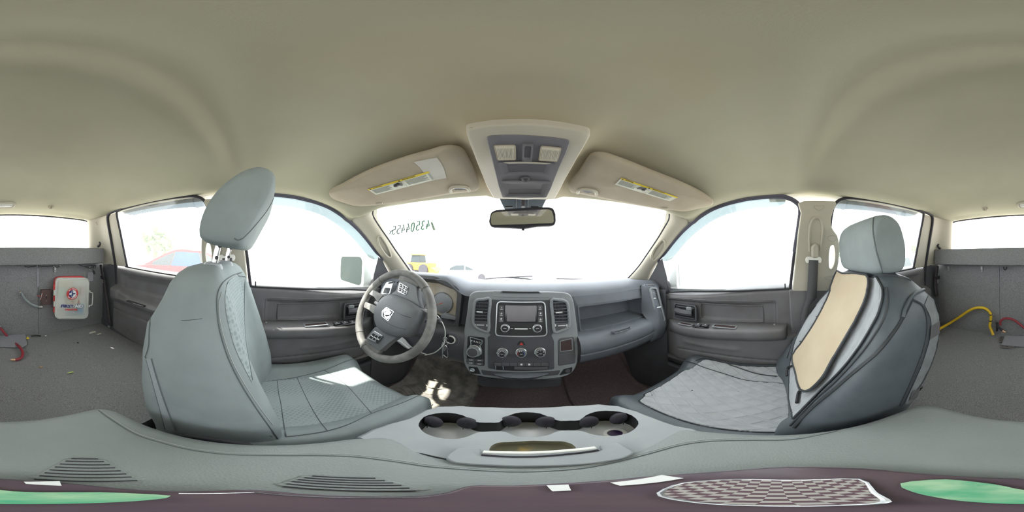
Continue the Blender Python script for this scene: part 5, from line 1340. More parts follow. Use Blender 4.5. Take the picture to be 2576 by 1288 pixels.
for q in ([(388, 318), (605, 315), (608, 465), (425, 468)], [(880, 325), (1085, 345), (1045, 482), (855, 472)]):
    fr_ = rounded(TR('E', q, OP(.0255)), .004); MB().tube(fr_, .0016, 5, True).build('lamp_rim', MATS['visor'], pn)
    ln = oflat(q, .0265, .003, 'map_lamp', 'lens_warm', pn, r=.003, bev=.001)
    a, b, c, d = [Vector(x) for x in q]
    for k in range(1, 14):
        t = k / 14; u0 = a.lerp(b, t).lerp(d.lerp(c, t), .22); u1 = a.lerp(b, t).lerp(d.lerp(c, t), .92)
        MB().tube(TR('E', [tuple(u0), tuple(u1)], OP(.0268)), .0005, 4).build('lens_flute', MATS['beige'], ln)
def pocket(pts, inner, off, dep, name):
    r0 = rounded(TR('E', pts, OP(off)), .004); r1 = rounded(TR('E', inner, OP(off)), .004)
    rim = [p + ON * .004 for p in r0]; k = [p + ON * .004 for p in r1]
    return MB().loops([r0, rim, k, [p + (sum(r1, Vector()) / len(r1) - p) * .18 + ON * .0005 for p in r1]], False, True).build(name, MATS['grey_panel'], pn, smooth=30)
pocket([(680, 295), (800, 297), (782, 475), (678, 470)], [(698, 308), (785, 310), (770, 455), (690, 452)], .0245, .01, 'centre_slot')
mat('grey_panel_dark', (.11, .102, .115), .5)
oflat([(700, 312), (783, 314), (768, 440), (693, 438)], .0252, .0008, 'slot_floor', 'grey_panel_dark', pn, r=.003, bev=0)
pocket([(425, 490), (1020, 503), (978, 628), (450, 618)], [(470, 492), (985, 505), (935, 605), (505, 600)], .0245, .02, 'sunglass_door')
oflat([(520, 510), (950, 520), (918, 600), (515, 597)], .0252, .0008, 'door_recess', 'grey_panel_dark', pn, r=.006, bev=0)
oflat([(480, 492), (985, 503), (920, 512), (540, 508)], .0292, .001, 'door_light_edge', 'beige', pn, r=.002, bev=0)
p = OP(.026)(ray('E', 713, 665)); MB().lathe([(.013, 0), (.012, .004), (.009, .004), (.006, .0005), (.001, .0005)], p, ON, 20).build('lock_button', MATS['grey_panel_dark'], pn)
pocket([(465, 680), (975, 690), (910, 850), (490, 845)], [(500, 700), (940, 705), (900, 835), (505, 832)], .0245, .02, 'front_pocket')
oflat([(520, 775), (700, 768), (890, 772), (905, 835), (505, 832)], .0252, .0008, 'pocket_recess', 'grey_panel_dark', pn, r=.006, bev=0)
for k in range(16):
    a = OP(.012)(ray('E', 150 + k * 80 + (k * 37) % 23, 128 - 30 * math.sin(k / 15 * math.pi) + (k > 10) * (k - 10) * 9)); MB().ellip(a, (.003, .001, .0012), 6, 4).build('glue_crumb', MATS['visor'], oc)

# ---- rear-view mirror
mr = thing('rear_view_mirror', 'black framed rear-view mirror hanging from the windshield', 'mirror', V(.01, .60, .05))
MP = lambda y: onY(y)
q = TR('E', [(345, 1050), (355, 1015), (400, 992), (600, 975), (850, 960), (960, 960), (1005, 975), (1028, 1030), (1032, 1110), (1020, 1145), (980, 1155), (850, 1160), (690, 1185), (560, 1175), (380, 1170), (345, 1155), (332, 1110)], MP(.60))
q = rounded(q, .006); MC = sum(q, Vector()) / len(q)
MB().loops([[MC + (p - MC) * .9 + V(0, .03, .0) for p in q], [p + V(0, .016, 0) for p in q], q, [MC + (p - MC) * .975 + V(0, -.003, 0) for p in q]]).build('mirror_housing', MATS['rubber'], mr, smooth=40)
g = rounded(TR('E', [(350, 1050), (362, 1022), (400, 1008), (700, 988), (960, 978), (995, 995), (1012, 1050), (1015, 1110), (1000, 1132), (700, 1142), (400, 1150), (360, 1148), (348, 1120)], MP(.5935)), .005)
gn = V(0, -1, .10).normalized()
mirror_m = mat('mirror_glass', (.80, .80, .78), .06, metal=1.)
MB().loops([[MC + (p - MC) + V(0, .001, 0) for p in g], [p + V(0, .0008 - .0 * p.z, 0) for p in g]], False, True).build('mirror_glass', mirror_m, mr, smooth=0)
MB().tube([p for p in g], .0015, 5, True).build('glass_rim', MATS['rubber'], mr)
MB().tube(TR('E', [(690, 880), (690, 960)], MP(.64)), .016, 8, flat=.5).build('mirror_stalk', MATS['rubber'], mr)
for x in (540, 810): 
    a = MP(.605)(ray('E', x, 958)); MB().box(a, (.03, .01, .006)).build('mirror_tab', MATS['black'], mr, bevel=.002)
a = MP(.60)(ray('E', 690, 1185)); MB().lathe([(.006, 0), (.005, .006), (.001, .007)], a, (0, -.3, -1), 8).build('dip_lever', MATS['black'], mr)
mat('frit', (.17, .20, .23), .5)
fq = TR('E', [(440, 862), (640, 868), (745, 868), (945, 862), (920, 900), (880, 985), (500, 990), (465, 920)], lambda d: WIND(d) * .99)
MB().prism(rounded(fq, .004), (0, .001, 0)).build('frit_patch', MATS['frit'], wroot)
for x in (622, 742):
    MB().tube(TR('E', [(x, 868), (x - 2, 965)], lambda d: WIND(d) * .985), .002, 5).build('frit_bracket', MATS['silver'], wroot)

# ---- writing and marks on the windshield (on its outer face, read from outside)
gm = mat('chalk_green', (.10, .30, .17), .8); gm2 = mat('chalk_grey', (.22, .30, .27), .8)
wr2 = thing('windshield_writing', 'green stock number written on the outside of the windshield', 'writing', TR('Q', [(600, 590)], WIND)[0])
GLYPH = {'4': [[(.62, 1), (.08, .32), (.95, .32)], [(.70, .62), (.70, 0)]], '3': [[(.1, .9), (.4, 1), (.8, .9), (.82, .68), (.45, .52), (.85, .38), (.85, .12), (.45, 0), (.08, .1)]], '5': [[(.85, 1), (.2, 1), (.16, .58), (.5, .62), (.85, .48), (.85, .15), (.5, 0), (.1, .1)]], '0': [[(.5, 1), (.2, .88), (.1, .5), (.2, .12), (.5, 0), (.8, .12), (.9, .5), (.8, .88), (.5, 1)]], 'x': [[(.1, 1), (.9, 0)], [(.9, 1), (.1, 0)]]}
for i, ch in enumerate('43504455x'):
    cx = (840, 775, 705, 635, 570, 505, 445, 380, 335)[i]; cy = (455, 465, 475, 490, 500, 510, 525, 535, 560)[i]
    hgt = (118, 118, 120, 120, 120, 115, 112, 105, 62)[i]
    a, b = TR('Q', [(cx + 8, cy - hgt / 2), (cx - 8, cy + hgt / 2)], WIND); l, r = TR('Q', [(cx + 30, cy - 4), (cx - 30, cy + 6)], WIND)
    p = (a + b) / 2 * .992
    ux, uy = (r - l), (a - b); mb = MB()
    for stroke in GLYPH[ch]: mb.tube([p + ux * (gx - .5) * .82 + uy * (gy - .5) for gx, gy in stroke], .0036 if ch != 'x' else .0024, 6, flat=.3, up=p.normalized())
    mb.build('digit' if ch != 'x' else 'letter', gm if i < 4 else gm2, wr2)
st = thing('windshield_sticker', 'small striped sticker beside the green number on the windshield', 'sticker', TR('Q', [(930, 540)], WIND)[0])
MB().prism([p * 1.005 for p in TR('Q', [(875, 425), (900, 420), (945, 530), (910, 535)], WIND)], (0, .0003, 0)).build('sticker_sheet', mat('sticker', (.66, .72, .55), .8), st)
for k in range(7):
    MB().tube([p * 1.004 for p in TR('Q', [(880 + k * 5, 435 + k * 14), (902 + k * 5, 432 + k * 14)], WIND)], .0012, 4).build('sticker_line', gm2, st)
ck = thing('windshield_crack', 'long thin slanting crack in the windshield glass', 'crack', TR('F', [(0, 845)], WIND)[0])
MB().tube([p * .998 for p in TR('F', [(262, 670), (180, 725), (100, 778), (0, 848)], WIND)], .0007, 4).build('crack_line', mat('crack', (.45, .45, .48), .4), ck)
MB().tube([p * .998 for p in TR('_', [(1420, 597), (1370, 632), (1330, 665)], WIND)], .0004, 4).build('crack_line', MATS['crack'], ck)

# ================================================================== REAR OF THE CAB
# dome lamp
d0 = ROOF(.0)(ray('_', 11, 514)); dn = V(0, .55, -.83).normalized(); du = V(1, 0, 0); dv = dn.cross(du)
dl = thing('dome_lamp', 'oval beige rimmed dome lamp on the headliner above the rear window', 'lamp', d0)
def oval(w_, h_, off): return [d0 + dn * off + du * a + dv * b for a, b in rrect(w_, h_, h_ * .48, 6)]
MB().loops([oval(.13, .05, -.008), oval(.13, .05, .008), oval(.118, .042, .012), oval(.10, .03, .009)]).build('lamp_rim', MATS['beige'], dl, smooth=50)
ln = MB().loops([oval(.10, .030, .008), oval(.096, .026, .013), oval(.06, .012, .015)]).build('lamp_lens', mat('dome_lens', (.62, .62, .58), .3, (.72, .72, .70), 120), dl, smooth=60)
for k in range(9):
    a = d0 + dn * .0145 + du * (-.04 + .01 * k); MB().tube([a - dv * .009, a + dv * .009], .0006, 4).build('lens_flute', MATS['beige'], ln)
# coat hooks
for f, c, nm in (('I', (358, 110), 'driver'), ('J', (497, 122), 'passenger')):
    p = ROOF(.0)(ray(f, *c)); hk = thing('coat_hook', 'beige moulded coat hook on the headliner at the %s side of the rear window' % nm, 'hook', p)
    fw = V(0, .7, -.5).normalized()
    MB().lathe([(.020, -.006), (.018, .004), (.010, .007), (.001, .007)], p, fw, 18).build('hook_base', MATS['visor'], hk)
    q = p + fw * .008; MB().tube(catmull([q + V(-.010, 0, -.012), q + V(-.009, .004, .004), q + V(0, .006, .012), q + V(.009, .004, .004), q + V(.010, 0, -.012)], 4), .0035, 8).build('hook_arch', MATS['beige'], hk)

# first aid kit on the rear wall
FY = -1.128
fk = thing('first_aid_kit', 'clear-lidded first aid case with a red back fixed to the rear wall', 'first aid kit', onY(FY)(ray('V', 590, 1200)))
def fv(pts, y): return TR('V', pts, onY(y))
def fpr(pts, y, th, name, m, par=fk, r=.01, bev=.0015): return MB().prism(rounded(fv(pts, y), r), (0, -th, 0)).build(name, MATS[m], par, bevel=bev)
mat('kit_red', (.62, .07, .07), .4); mat('kit_navy', (.03, .04, .16), .5)
fpr([(165, 330), (200, 190), (300, 160), (850, 145), (930, 180), (1000, 300), (1010, 1100), (960, 1180), (230, 1180), (165, 1060)], -1.095, .030, 'case_back', 'kit_red', r=.012)
fpr([(205, 250), (250, 200), (960, 195), (1015, 260), (1010, 1120), (960, 1195), (240, 1195), (180, 1120)], -1.090, .004, 'inner_tray', 'white_plastic', r=.012)
# contents, each its own packet, seen through the lid
cont = [([(275, 265), (440, 260), (445, 420), (275, 425)], (.70, .66, .52)), ([(455, 270), (630, 265), (635, 420), (455, 425)], (.66, .61, .48)), ([(645, 270), (820, 268), (825, 410), (645, 415)], (.70, .70, .62)), ([(265, 440), (440, 438), (440, 640), (262, 645)], (.62, .70, .60)), ([(465, 440), (680, 436), (680, 640), (465, 645)], (.62, .56, .42)), ([(700, 425), (805, 420), (805, 610), (700, 610)], (.62, .56, .46)), ([(825, 420), (910, 415), (905, 600), (820, 605)], (.66, .50, .48)), ([(470, 715), (600, 700), (600, 830), (475, 835)], (.66, .58, .42)), ([(640, 700), (830, 685), (810, 830), (640, 830)], (.68, .60, .44)), ([(310, 960), (400, 955), (395, 1110), (320, 1115)], (.80, .80, .76)), ([(760, 860), (905, 850), (880, 1090), (740, 1100)], (.20, .42, .62)), ([(480, 1030), (720, 1010), (720, 1110), (490, 1115)], (.45, .52, .55))]
for i, (q, c) in enumerate(cont):
    MB().prism(rounded(fv(q, -1.076), .004), (0, -.010, 0)).build('packet', mat('packet%d' % i, c, .7), fk, bevel=.001)
for q in ([(300, 460), (390, 460), (390, 475), (300, 475)], [(300, 590), (390, 590), (390, 606), (300, 606)]): MB().prism(fv(q, -1.0755), (0, -.0004, 0)).build('packet_print', mat('teal%d' % len(MATS), (.25, .5, .42), .7), fk)
for q in ([(595, 830), (610, 720), (635, 830)], [(755, 828), (775, 710), (800, 828)]): MB().prism(fv(q, -1.0755), (0, -.0004, 0)).build('packet_print', MATS['kit_red'], fk)
lid_o = [(200, 260), (230, 205), (290, 188), (930, 190), (1000, 215), (1030, 290), (1010, 1110), (980, 1170), (920, 1205), (260, 1205), (200, 1170), (178, 1110)]
lo0 = rounded(fv(lid_o, -1.066), .010); lc = sum(lo0, Vector()) / len(lo0)
lidc = MB().loops([[p + V(0, -.024, 0) for p in lo0], lo0, [lc + (p - lc) * .965 + V(0, .004, 0) for p in lo0], [lc + (p - lc) * .90 + V(0, .001, 0) for p in lo0]], False, True).build('clear_lid', MATS['clear_plastic'], fk, smooth=40)
MB().tube(lo0, .0018, 6, True).build('lid_rim', mat('lid_rim', (.70, .71, .68), .4), lidc)
for y0, y1 in ((350, 490), (640, 770), (920, 1050)):
    fpr([(150, y0), (195, y0), (185, y1), (140, y1)], -1.074, .012, 'hinge_red', 'kit_red', r=.003)
for y0, y1 in ((495, 630), (775, 910)):
    fpr([(155, y0), (190, y0), (182, y1), (148, y1)], -1.074, .012, 'hinge_clear', 'white_plastic', r=.003)
fpr([(995, 340), (1035, 340), (1015, 1080), (985, 1080)], -1.070, .014, 'lid_latch', 'white_plastic', r=.003)
MB().tube(catmull(fv([(1035, 500), (1055, 520), (1050, 545), (1110, 560), (1122, 600), (1108, 840), (1085, 868), (1030, 880), (1040, 900), (1025, 915)], -1.076), 4), .0038, 8).build('carry_handle', MATS['white_plastic'], fk)
# badge and wording printed on the lid
py = -1.0605
cc = fv([(620, 585)], py)[0]; Rr = (fv([(762, 585)], py)[0] - cc).length
def disc(r, y, name, m, par): return MB().lathe([(r, 0), (r, .0004), (.0005, .0004)], V(cc.x, y, cc.z), (0, 1, 0), 36).build(name, MATS[m], par)
bd = disc(Rr, py, 'badge', 'kit_red', fk)
disc(Rr * .66, py + .0005, 'badge_field', 'kit_navy', bd)
MB().prism([V(cc.x, py + .0012, cc.z)] + [V(cc.x - math.cos(a) * Rr * .64, py + .0012, cc.z + math.sin(a) * Rr * .64) for a in [D(-100 + 10 * k) for k in range(0, 19)]][::-1], (0, -.0003, 0)).build('badge_half', MATS['white_print'], bd)
for w_, h_, m_, e in ((.34, 1.08, 'white_print', .0016), (1.08, .34, 'white_print', .0016), (.18, .92, 'kit_navy', .0020)):
    MB().box(V(cc.x, py + e, cc.z), (Rr * w_, .0003, Rr * h_)).build('badge_cross', MATS[m_], bd)
MB().box(V(cc.x - Rr * .27, py + .0020, cc.z), (Rr * .40, .0003, Rr * .18)).build('badge_cross', MATS['kit_navy'], bd)
def arc_text(s, r, a0, a1, flip):
    for i, ch in enumerate(s):
        if ch == ' ': continue
        a = D(lerp(a0, a1, i / (len(s) - 1))); d = V(-math.cos(a), 0, math.sin(a)); p = V(cc.x, py + .0009, cc.z) + d * r
        up_ = d if not flip else -d; MB().text(ch, p, up_.cross(V(0, 1, 0)), up_, Rr * .26, 0, bold=.02).build('badge_letter', MATS['white_print'], bd)
arc_text('BE SMART', Rr * .82, 135, 45, False)
arc_text('GET PREPARED', Rr * .82, 210, 330, True)
def wtext(s, c, wpx, hpx, m, bold, y, par, skew=0):
    l, r = fv([(c[0] - wpx / 2, c[1]), (c[0] + wpx / 2, c[1])], y); t, b = fv([(c[0], c[1] - hpx / 2), (c[0], c[1] + hpx / 2)], y)
    mb = MB().text(s, (0, 0, 0), (1, 0, 0), (0, 0, 1), 1, 0, bold=bold)
    xs_ = [p.x for p in mb.v]; zs = [p.z for p in mb.v]; W_, H_ = max(xs_) - min(xs_), max(zs) - min(zs)
    ux, uz = (r - l), (t - b); o_ = (l + r) / 2
    mb.v = [o_ + ux * ((p.x - (max(xs_) + min(xs_)) / 2) / W_) + uz * ((p.z - (max(zs) + min(zs)) / 2) / H_) for p in mb.v]
    return mb.build('lid_lettering', MATS[m], par)
wtext('FIRST', (490, 893), 330, 92, 'white_print', .09, py - .0002, fk); wtext('AID', (775, 893), 225, 92, 'kit_navy', .10, py - .0002, fk)
wtext('FIRST', (490, 893), 318, 80, 'kit_navy', .05, py, fk); wtext('AID', (775, 893), 215, 82, 'white_print', .06, py, fk)
wtext('CENTER', (592, 980), 322, 46, 'kit_red', .06, py, fk)

# junction box with switch, grey conduit and loose wires
jb = thing('junction_box', 'dark brown electrical box on the rear wall beside the first aid case', 'electrical box', onY(-1.128)(ray('I', 328, 805)))
mat('brown', (.10, .062, .058), .5)
q = rounded(TR('I', [(290, 700), (362, 698), (363, 803), (290, 805)], onY(-1.10)), .004)
MB().prism(q, (0, -.03, 0)).build('box_body', MATS['brown'], jb, bevel=.004)
for y in (735, 775): MB().lathe([(.003, 0), (.0028, .0012), (.0005, .0014)], onY(-1.099)(ray('I', 327, y)), (0, 1, 0), 8).build('box_screw', MATS['steel'], jb)
MB().box(onY(-1.0985)(ray('I', 327, 752)), (.008, .003, .016)).build('box_switch', MATS['black'], jb, bevel=.001)
MB().tube(catmull(TR('I', [(290, 765), (282, 745), (262, 738)], onY(-1.095)) + TR('I', [(270, 742), (292, 740), (298, 722)], onY(-1.090)), 4), .0014, 6).build('red_wire', MATS['kit_red'], jb)
MB().tube(catmull(TR('I', [(282, 768), (290, 748), (296, 720)], onY(-1.088)), 4), .0013, 6).build('white_wire', MATS['white_plastic'], jb)
cd = thing('conduit', 'short curved grey flexible conduit running into the brown box', 'conduit', onY(-1.12)(ray('I', 220, 820)))
cpth = catmull(TR('I', [(148, 715), (165, 745), (190, 775), (225, 800), (265, 815), (290, 818)], onY(-1.112)), 6)
mat('conduit', (.30, .33, .34), .45, (.22, .25, .26), 90)
MB().tube(cpth, .0085, 10).build('conduit_tube', MATS['conduit'], cd)
for k in range(2, len(cpth) - 2, 2): 
    t = (cpth[k + 1] - cpth[k - 1]).normalized(); MB().tube([cpth[k] - t * .001, cpth[k] + t * .001], .0095, 10).build('conduit_ring', MATS['conduit'], cd)
p = onY(-1.11)(ray('I', 285, 818)); MB().lathe([(.012, -.012), (.013, 0), (.012, .014)], p, (1, 0, .1), 14).build('conduit_fitting', MATS['steel'], cd)
MB().tube(TR('I', [(148, 712), (140, 718)], onY(-1.11)), .004, 6).build('conduit_core', MATS['tan'], cd)

# yellow hose, red cable
def clip(par, p, ax, r, m='steel'):
    t = Vector(ax).normalized(); return MB().tube([p - t * .004, p + t * .004], r, 10).build('cable_clip', MATS[m], par)
yh = thing('yellow_hose', 'yellow hose arching along the foot of the rear wall', 'hose', V(.5, -1.09, -.66))
mat('yellow', (.80, .52, .03), .35, (.75, .48, .03), 50)
hp_ = TR('J', [(205, 958), (250, 932), (320, 888), (380, 848), (430, 826), (480, 824), (515, 838), (538, 868), (538, 910), (532, 950), (542, 980), (560, 990)], onY(-1.105))
hp_[0] = onY(-1.0)(ray('J', 190, 966)); hp_.insert(0, V(.70, -.88, -.648)); hp_[-1] = V(hp_[-1].x, -1.09, -.648)
hq = catmull(hp_, 5); MB().tube(hq, .0105, 12).build('hose_tube', MATS['yellow'], yh)
for y in (872, 915):
    p = onY(-1.105)(ray('J', 538, y)); clip(yh, p, (0, 0, 1), .0122, 'black')
    MB().lathe([(.005, 0), (.004, .003)], p + V(-.018, -.005, 0), (0, 1, 0), 8).build('clip_screw', MATS['steel'], yh)
rc = thing('red_cable', 'thick red battery cable clipped to the rear wall with bare copper ends', 'cable', V(0, -1.08, -.66))
mat('cable_red', (.34, .045, .06), .45, (.28, .035, .05), 40); mat('copper', (.72, .42, .24), .35, (.85, .55, .36), 200, metal=.7)
rp = TR('J', [(608, 945), (605, 925), (622, 905), (650, 898), (690, 905), (725, 925), (765, 958)], onY(-1.108)) + TR('I', [(10, 975), (45, 1018), (85, 1055)], onY(-1.105)) + TR('I', [(125, 1088), (155, 1125)], onZ(-.640)) + TR('I', [(158, 1160), (140, 1182), (108, 1190)], onZ(-.646))
rq = catmull(rp, 5); MB().tube(rq, .0085, 12).build('cable_jacket', MATS['cable_red'], rc)
e = TR('I', [(108, 1190), (90, 1190), (76, 1188)], onZ(-.646)); MB().tube(e, lambda t: .0075 - .002 * t, 10).build('copper_end', MATS['copper'], rc)
p = onY(-1.106)(ray('I', 8, 955)); clip(rc, p, (.7, 0, -.7), .011); clip(rc, onY(-1.10)(ray('I', 95, 1055)), (.6, .2, -.7), .0115)
bc = thing('black_cable', 'stub of black battery cable with a copper end by the rear floor', 'cable', V(.24, -1.08, -.66))
bp_ = TR('J', [(582, 930), (588, 955), (605, 972), (622, 985)], onY(-1.095)); MB().tube(catmull(bp_, 4), .009, 10).build('cable_jacket', MATS['rubber'], bc)
MB().tube(TR('J', [(620, 984), (632, 992), (642, 996)], onY(-1.09)), .008, 10).build('copper_end', MATS['copper'], bc)
MB().prism(TR('J', [(578, 935), (590, 930), (592, 985), (576, 988)], onY(-1.12)), (0, .012, 0)).build('cable_boot', MATS['black'], bc, bevel=.003)

# brackets under the shelf
for i, (f, q, lab) in enumerate((('I', (391, 555), 'above the brown box'), ('I', (634, 543), 'above the first aid case'), ('J', (237, 548), 'nearest the passenger side door'), ('J', (472, 552), 'above the yellow hose'))):
    p = onY(-1.118)(ray(f, *q)); br = thing('angle_bracket', 'small steel angle bracket under the carpeted shelf, ' + lab, 'bracket', V(p.x, -1.12, p.z - .015), 'angle brackets under the shelf')
    MB().box((p.x, -1.125, p.z), (.014, .003, .040)).build('bracket_leg', MATS['steel'], br, bevel=.0008)
    MB().box((p.x, -1.105, -.1065), (.014, .04, .003)).build('bracket_foot', MATS['steel'], br, bevel=.0008)
    MB().lathe([(.003, 0), (.0025, .0015)], (p.x, -1.1232, p.z - .008), (0, 1, 0), 8).build('bracket_screw', MATS['black'], br)
o = MB().tube(catmull(TR('J', [(628, 535), (632, 552), (640, 556), (648, 548), (650, 535)], onY(-1.11)), 4), .004, 6).build('wire_clamp', MATS['black']); tag(o, 'small black wire clamp under the middle of the shelf', 'clamp')
wh = thing('wire_harness', 'black wiring with connectors hanging below the shelf edge', 'wiring', V(-.45, -1.08, -.16))
for pts in ([(170, 530), (200, 538), (262, 530), (320, 534), (378, 530), (400, 540), (425, 528)], [(555, 520), (590, 532), (630, 528), (660, 530), (655, 560), (668, 580)], [(600, 535), (640, 545), (672, 525), (668, 550)]):
    MB().tube(catmull(TR('I', pts, onY(-1.085)), 4), .0028, 6).build('wire', MATS['black'], wh)
for c in ((262, 530), (378, 533), (425, 528), (675, 520)): MB().ellip(onY(-1.08)(ray('I', *c)), (.005, .004, .004), 8, 6).build('crimp', MATS['silver'], wh)
MB().box(onY(-1.08)(ray('I', 662, 575)), (.014, .012, .028), Matrix.Rotation(D(25), 3, 'Y')).build('connector', MATS['black'], wh, bevel=.002)

# rear belts
for f, pts, buck, anc, nm in (('I', [(700, 520), (716, 600), (730, 700), (745, 800), (755, 900), (765, 945)], (722, 612), (768, 955), 'driver'), ('J', [(172, 530), (165, 600), (158, 660), (170, 740)], (165, 612), None, 'passenger')):
    s = -1 if nm == 'driver' else 1
    L = []
    for q in pts:
        p = onX(s * .715)(ray(f, *q)); L.append(p)
    rb = thing('rear_seat_belt', 'dark rear seat belt hanging in the corner on the %s side' % nm, 'seat belt', L[-1])
    L2 = [p + V(0, .035, .004) for p in L]
    MB().grid([resample(L, 14), resample(L2, 14)]).build('webbing', mat('rwebbing%d' % len(MATS), (.06, .05, .055), .85, (.08, .07, .075), 400), rb, solid=.002)
    p = onX(s * .705)(ray(f, *buck)); MB().box(p, (.012, .05, .026)).build('belt_tongue', MATS['rubber'], rb, bevel=.004)
    MB().box(p + V(0, .0, -.03), (.003, .018, .03)).build('tongue_plate', MATS['steel'], rb, bevel=.001)
    if anc:
        p = onX(s * .71)(ray(f, *anc)); MB().lathe([(.012, 0), (.011, .006), (.006, .007), (.006, .010), (.0005, .010)], p, (-s, 0, 0), 12).build('anchor_bolt', MATS['steel'], rb)

# plates and litter on the load floor
for i, (q, lab) in enumerate((([(608, 1025), (632, 1028), (618, 1065), (596, 1068)], 'bent steel hinge plate lying on the rear carpet near the black cable'), ([(606, 1088), (702, 1096), (702, 1112), (610, 1104)], 'straight pale steel hinge plate lying flat on the rear carpet'))):
    L = TR('J', q, onZ(-.650)); hpz = thing('hinge_plate', lab, 'hinge plate', sum(L, Vector()) / 4)
    MB().prism(L, (0, 0, .003)).build('plate', MATS['steel'], hpz, bevel=.0008)
    a, b = L[0].lerp(L[3], .5), L[1].lerp(L[2], .5)
    if i == 0: a, b = L[0].lerp(L[1], .5), L[3].lerp(L[2], .5)
    for t in (.15, .5, .85): MB().lathe([(.003, 0), (.0025, .0008)], a.lerp(b, t) + V(0, 0, .003), (0, 0, 1), 8).build('plate_hole', MATS['black'], hpz)
o = MB().prism(TR('J', [(640, 1022), (773, 1022), (773, 1100), (612, 1085)], onZ(-.6515)), (0, 0, .002)).build('carpet_scrap', mat('scrap', (.27, .275, .31), 1., (.33, .335, .37), 300, .8, 320, dist=.005)); tag(o, 'flat bluish carpet scrap lying against the rear wall', 'carpet scrap')
o = MB().prism(TR('I', [(0, 1020), (180, 1010), (190, 1085), (160, 1105), (0, 1100)], onZ(-.6515)), (0, 0, .002)).build('carpet_scrap', MATS['scrap']); tag(o, 'bluish carpet scrap under the curl of the red cable', 'carpet scrap')
lit = [('I', (196, 1043), (.010, .005, .008), (.75, .55, .05), 'tiny yellow wire nut on the carpet by the red cable', 'wire_nut'), ('I', (290, 1242), (.009, .006, .003), (.45, .28, .16), 'small brown crumb on the rear carpet', 'crumb'), ('I', (500, 1279), (.016, .007, .002), (.45, .55, .18), 'small yellow-green leaf scrap on the rear carpet', 'leaf_scrap'), ('I', (548, 1072), (.006, .005, .003), (.03, .03, .03), 'tiny black speck on the rear carpet', 'speck'), ('I', (322, 1022), (.007, .005, .003), (.7, .7, .66), 'tiny white fleck on the carpet near the black clips', 'fleck'), ('I', (655, 998), (.03, .012, .004), (.62, .60, .52), 'pale dried spill of paint on the carpet below the first aid case', 'paint_spill'), ('I', (700, 1010), (.018, .008, .003), (.60, .58, .50), 'smaller pale paint fleck by the rear corner', 'paint_fleck')]
for f, c, r, cl_, lab, nm in lit:
    p = onZ(-.652)(ray(f, *c)); rows_ = []
    L = [p + V(r[0] * math.cos(a) * (1 + .25 * math.sin(3 * a + r[0] * 900)), r[1] * math.sin(a) * (1 + .3 * math.cos(2 * a)), 0) for a in [2 * math.pi * k / 14 for k in range(14)]]
    o = MB().prism(L, (0, 0, r[2] * 2), .6).build(nm, mat(nm, cl_, .8), bevel=.0006); tag(o, lab, nm.replace('_', ' '))
for k in range(2):
    o = MB().tube(catmull(TR('I', [(222, 1020 + k * 6), (250, 1016 + k * 6), (288, 1020 + k * 6)], onZ(-.650)), 3), .0028, 6).build('cable_tie_stub', MATS['black']); tag(o, ('short black plastic rod right against the foot of the rear wall', 'short black plastic rod just out from the one against the rear wall')[k], 'rod', 'pair of black rods on the carpet')
# ================================================================== OUTSIDE
GZ = -1.66
m = MB(); m.grid([[V(-150 + 300 * i / 12, -150 + 300 * j / 12, GZ) for i in range(13)] for j in range(13)])
struct(m.build('ground', mat('gravel', (.55, .53, .49), 1., (.62, .60, .56), 3)), 'pale dusty gravel lot')
# hood and cowl of the truck, wipers
rows = [[V(x, 1.36 + 1.25 * j / 14, -.285 - .02 * (j / 14) - .10 * smoothstep(.8, 1., j / 14) + .035 * (1 - smoothstep(.45, .62, abs(x))) - .25 * smoothstep(.72, .90, abs(x)) ** 2) for x in [-.90 + .06 * i for i in range(31)]] for j in range(15)]
o = MB().grid(rows).build('hood', MATS['paint_white'], smooth=60, solid=.004); struct(o, 'white hood of the truck')
o = MB().grid([[V(x, y, z - .02) for x in [-.85 + .17 * i for i in range(11)]] for y, z in ((1.20, -.235), (1.30, -.265), (1.37, -.275))]).build('cowl', MATS['rubber']); struct(o, 'dark wiper cowl')
for x0, x1, lab in ((-.38, .14, 'wiper lying at the foot of the windshield before the centre stack'), (.22, .62, 'wiper lying at the foot of the windshield before the glovebox')):
    a, b = TR('_', ((1206, 703), (1340, 695)) if x0 < 0 else ((1400, 701), (1560, 707)), lambda d: WIND(d) * 1.02)
    wpz = thing('wiper', 'thin black ' + lab, 'wiper', (a + b) / 2)
    MB().tube([a.lerp(b, t / 8) + V(0, .004 * math.sin(t), .006 * math.sin(math.pi * t / 8)) for t in range(9)], .005, 6).build('wiper_blade', MATS['rubber'], wpz)
    MB().tube([a.lerp(b, .5) + V(0, .01, .006), a.lerp(b, .9) + V(0, .05, -.02), b + V(.10, .09, -.06)], .006, 6).build('wiper_arm', MATS['black'], wpz)
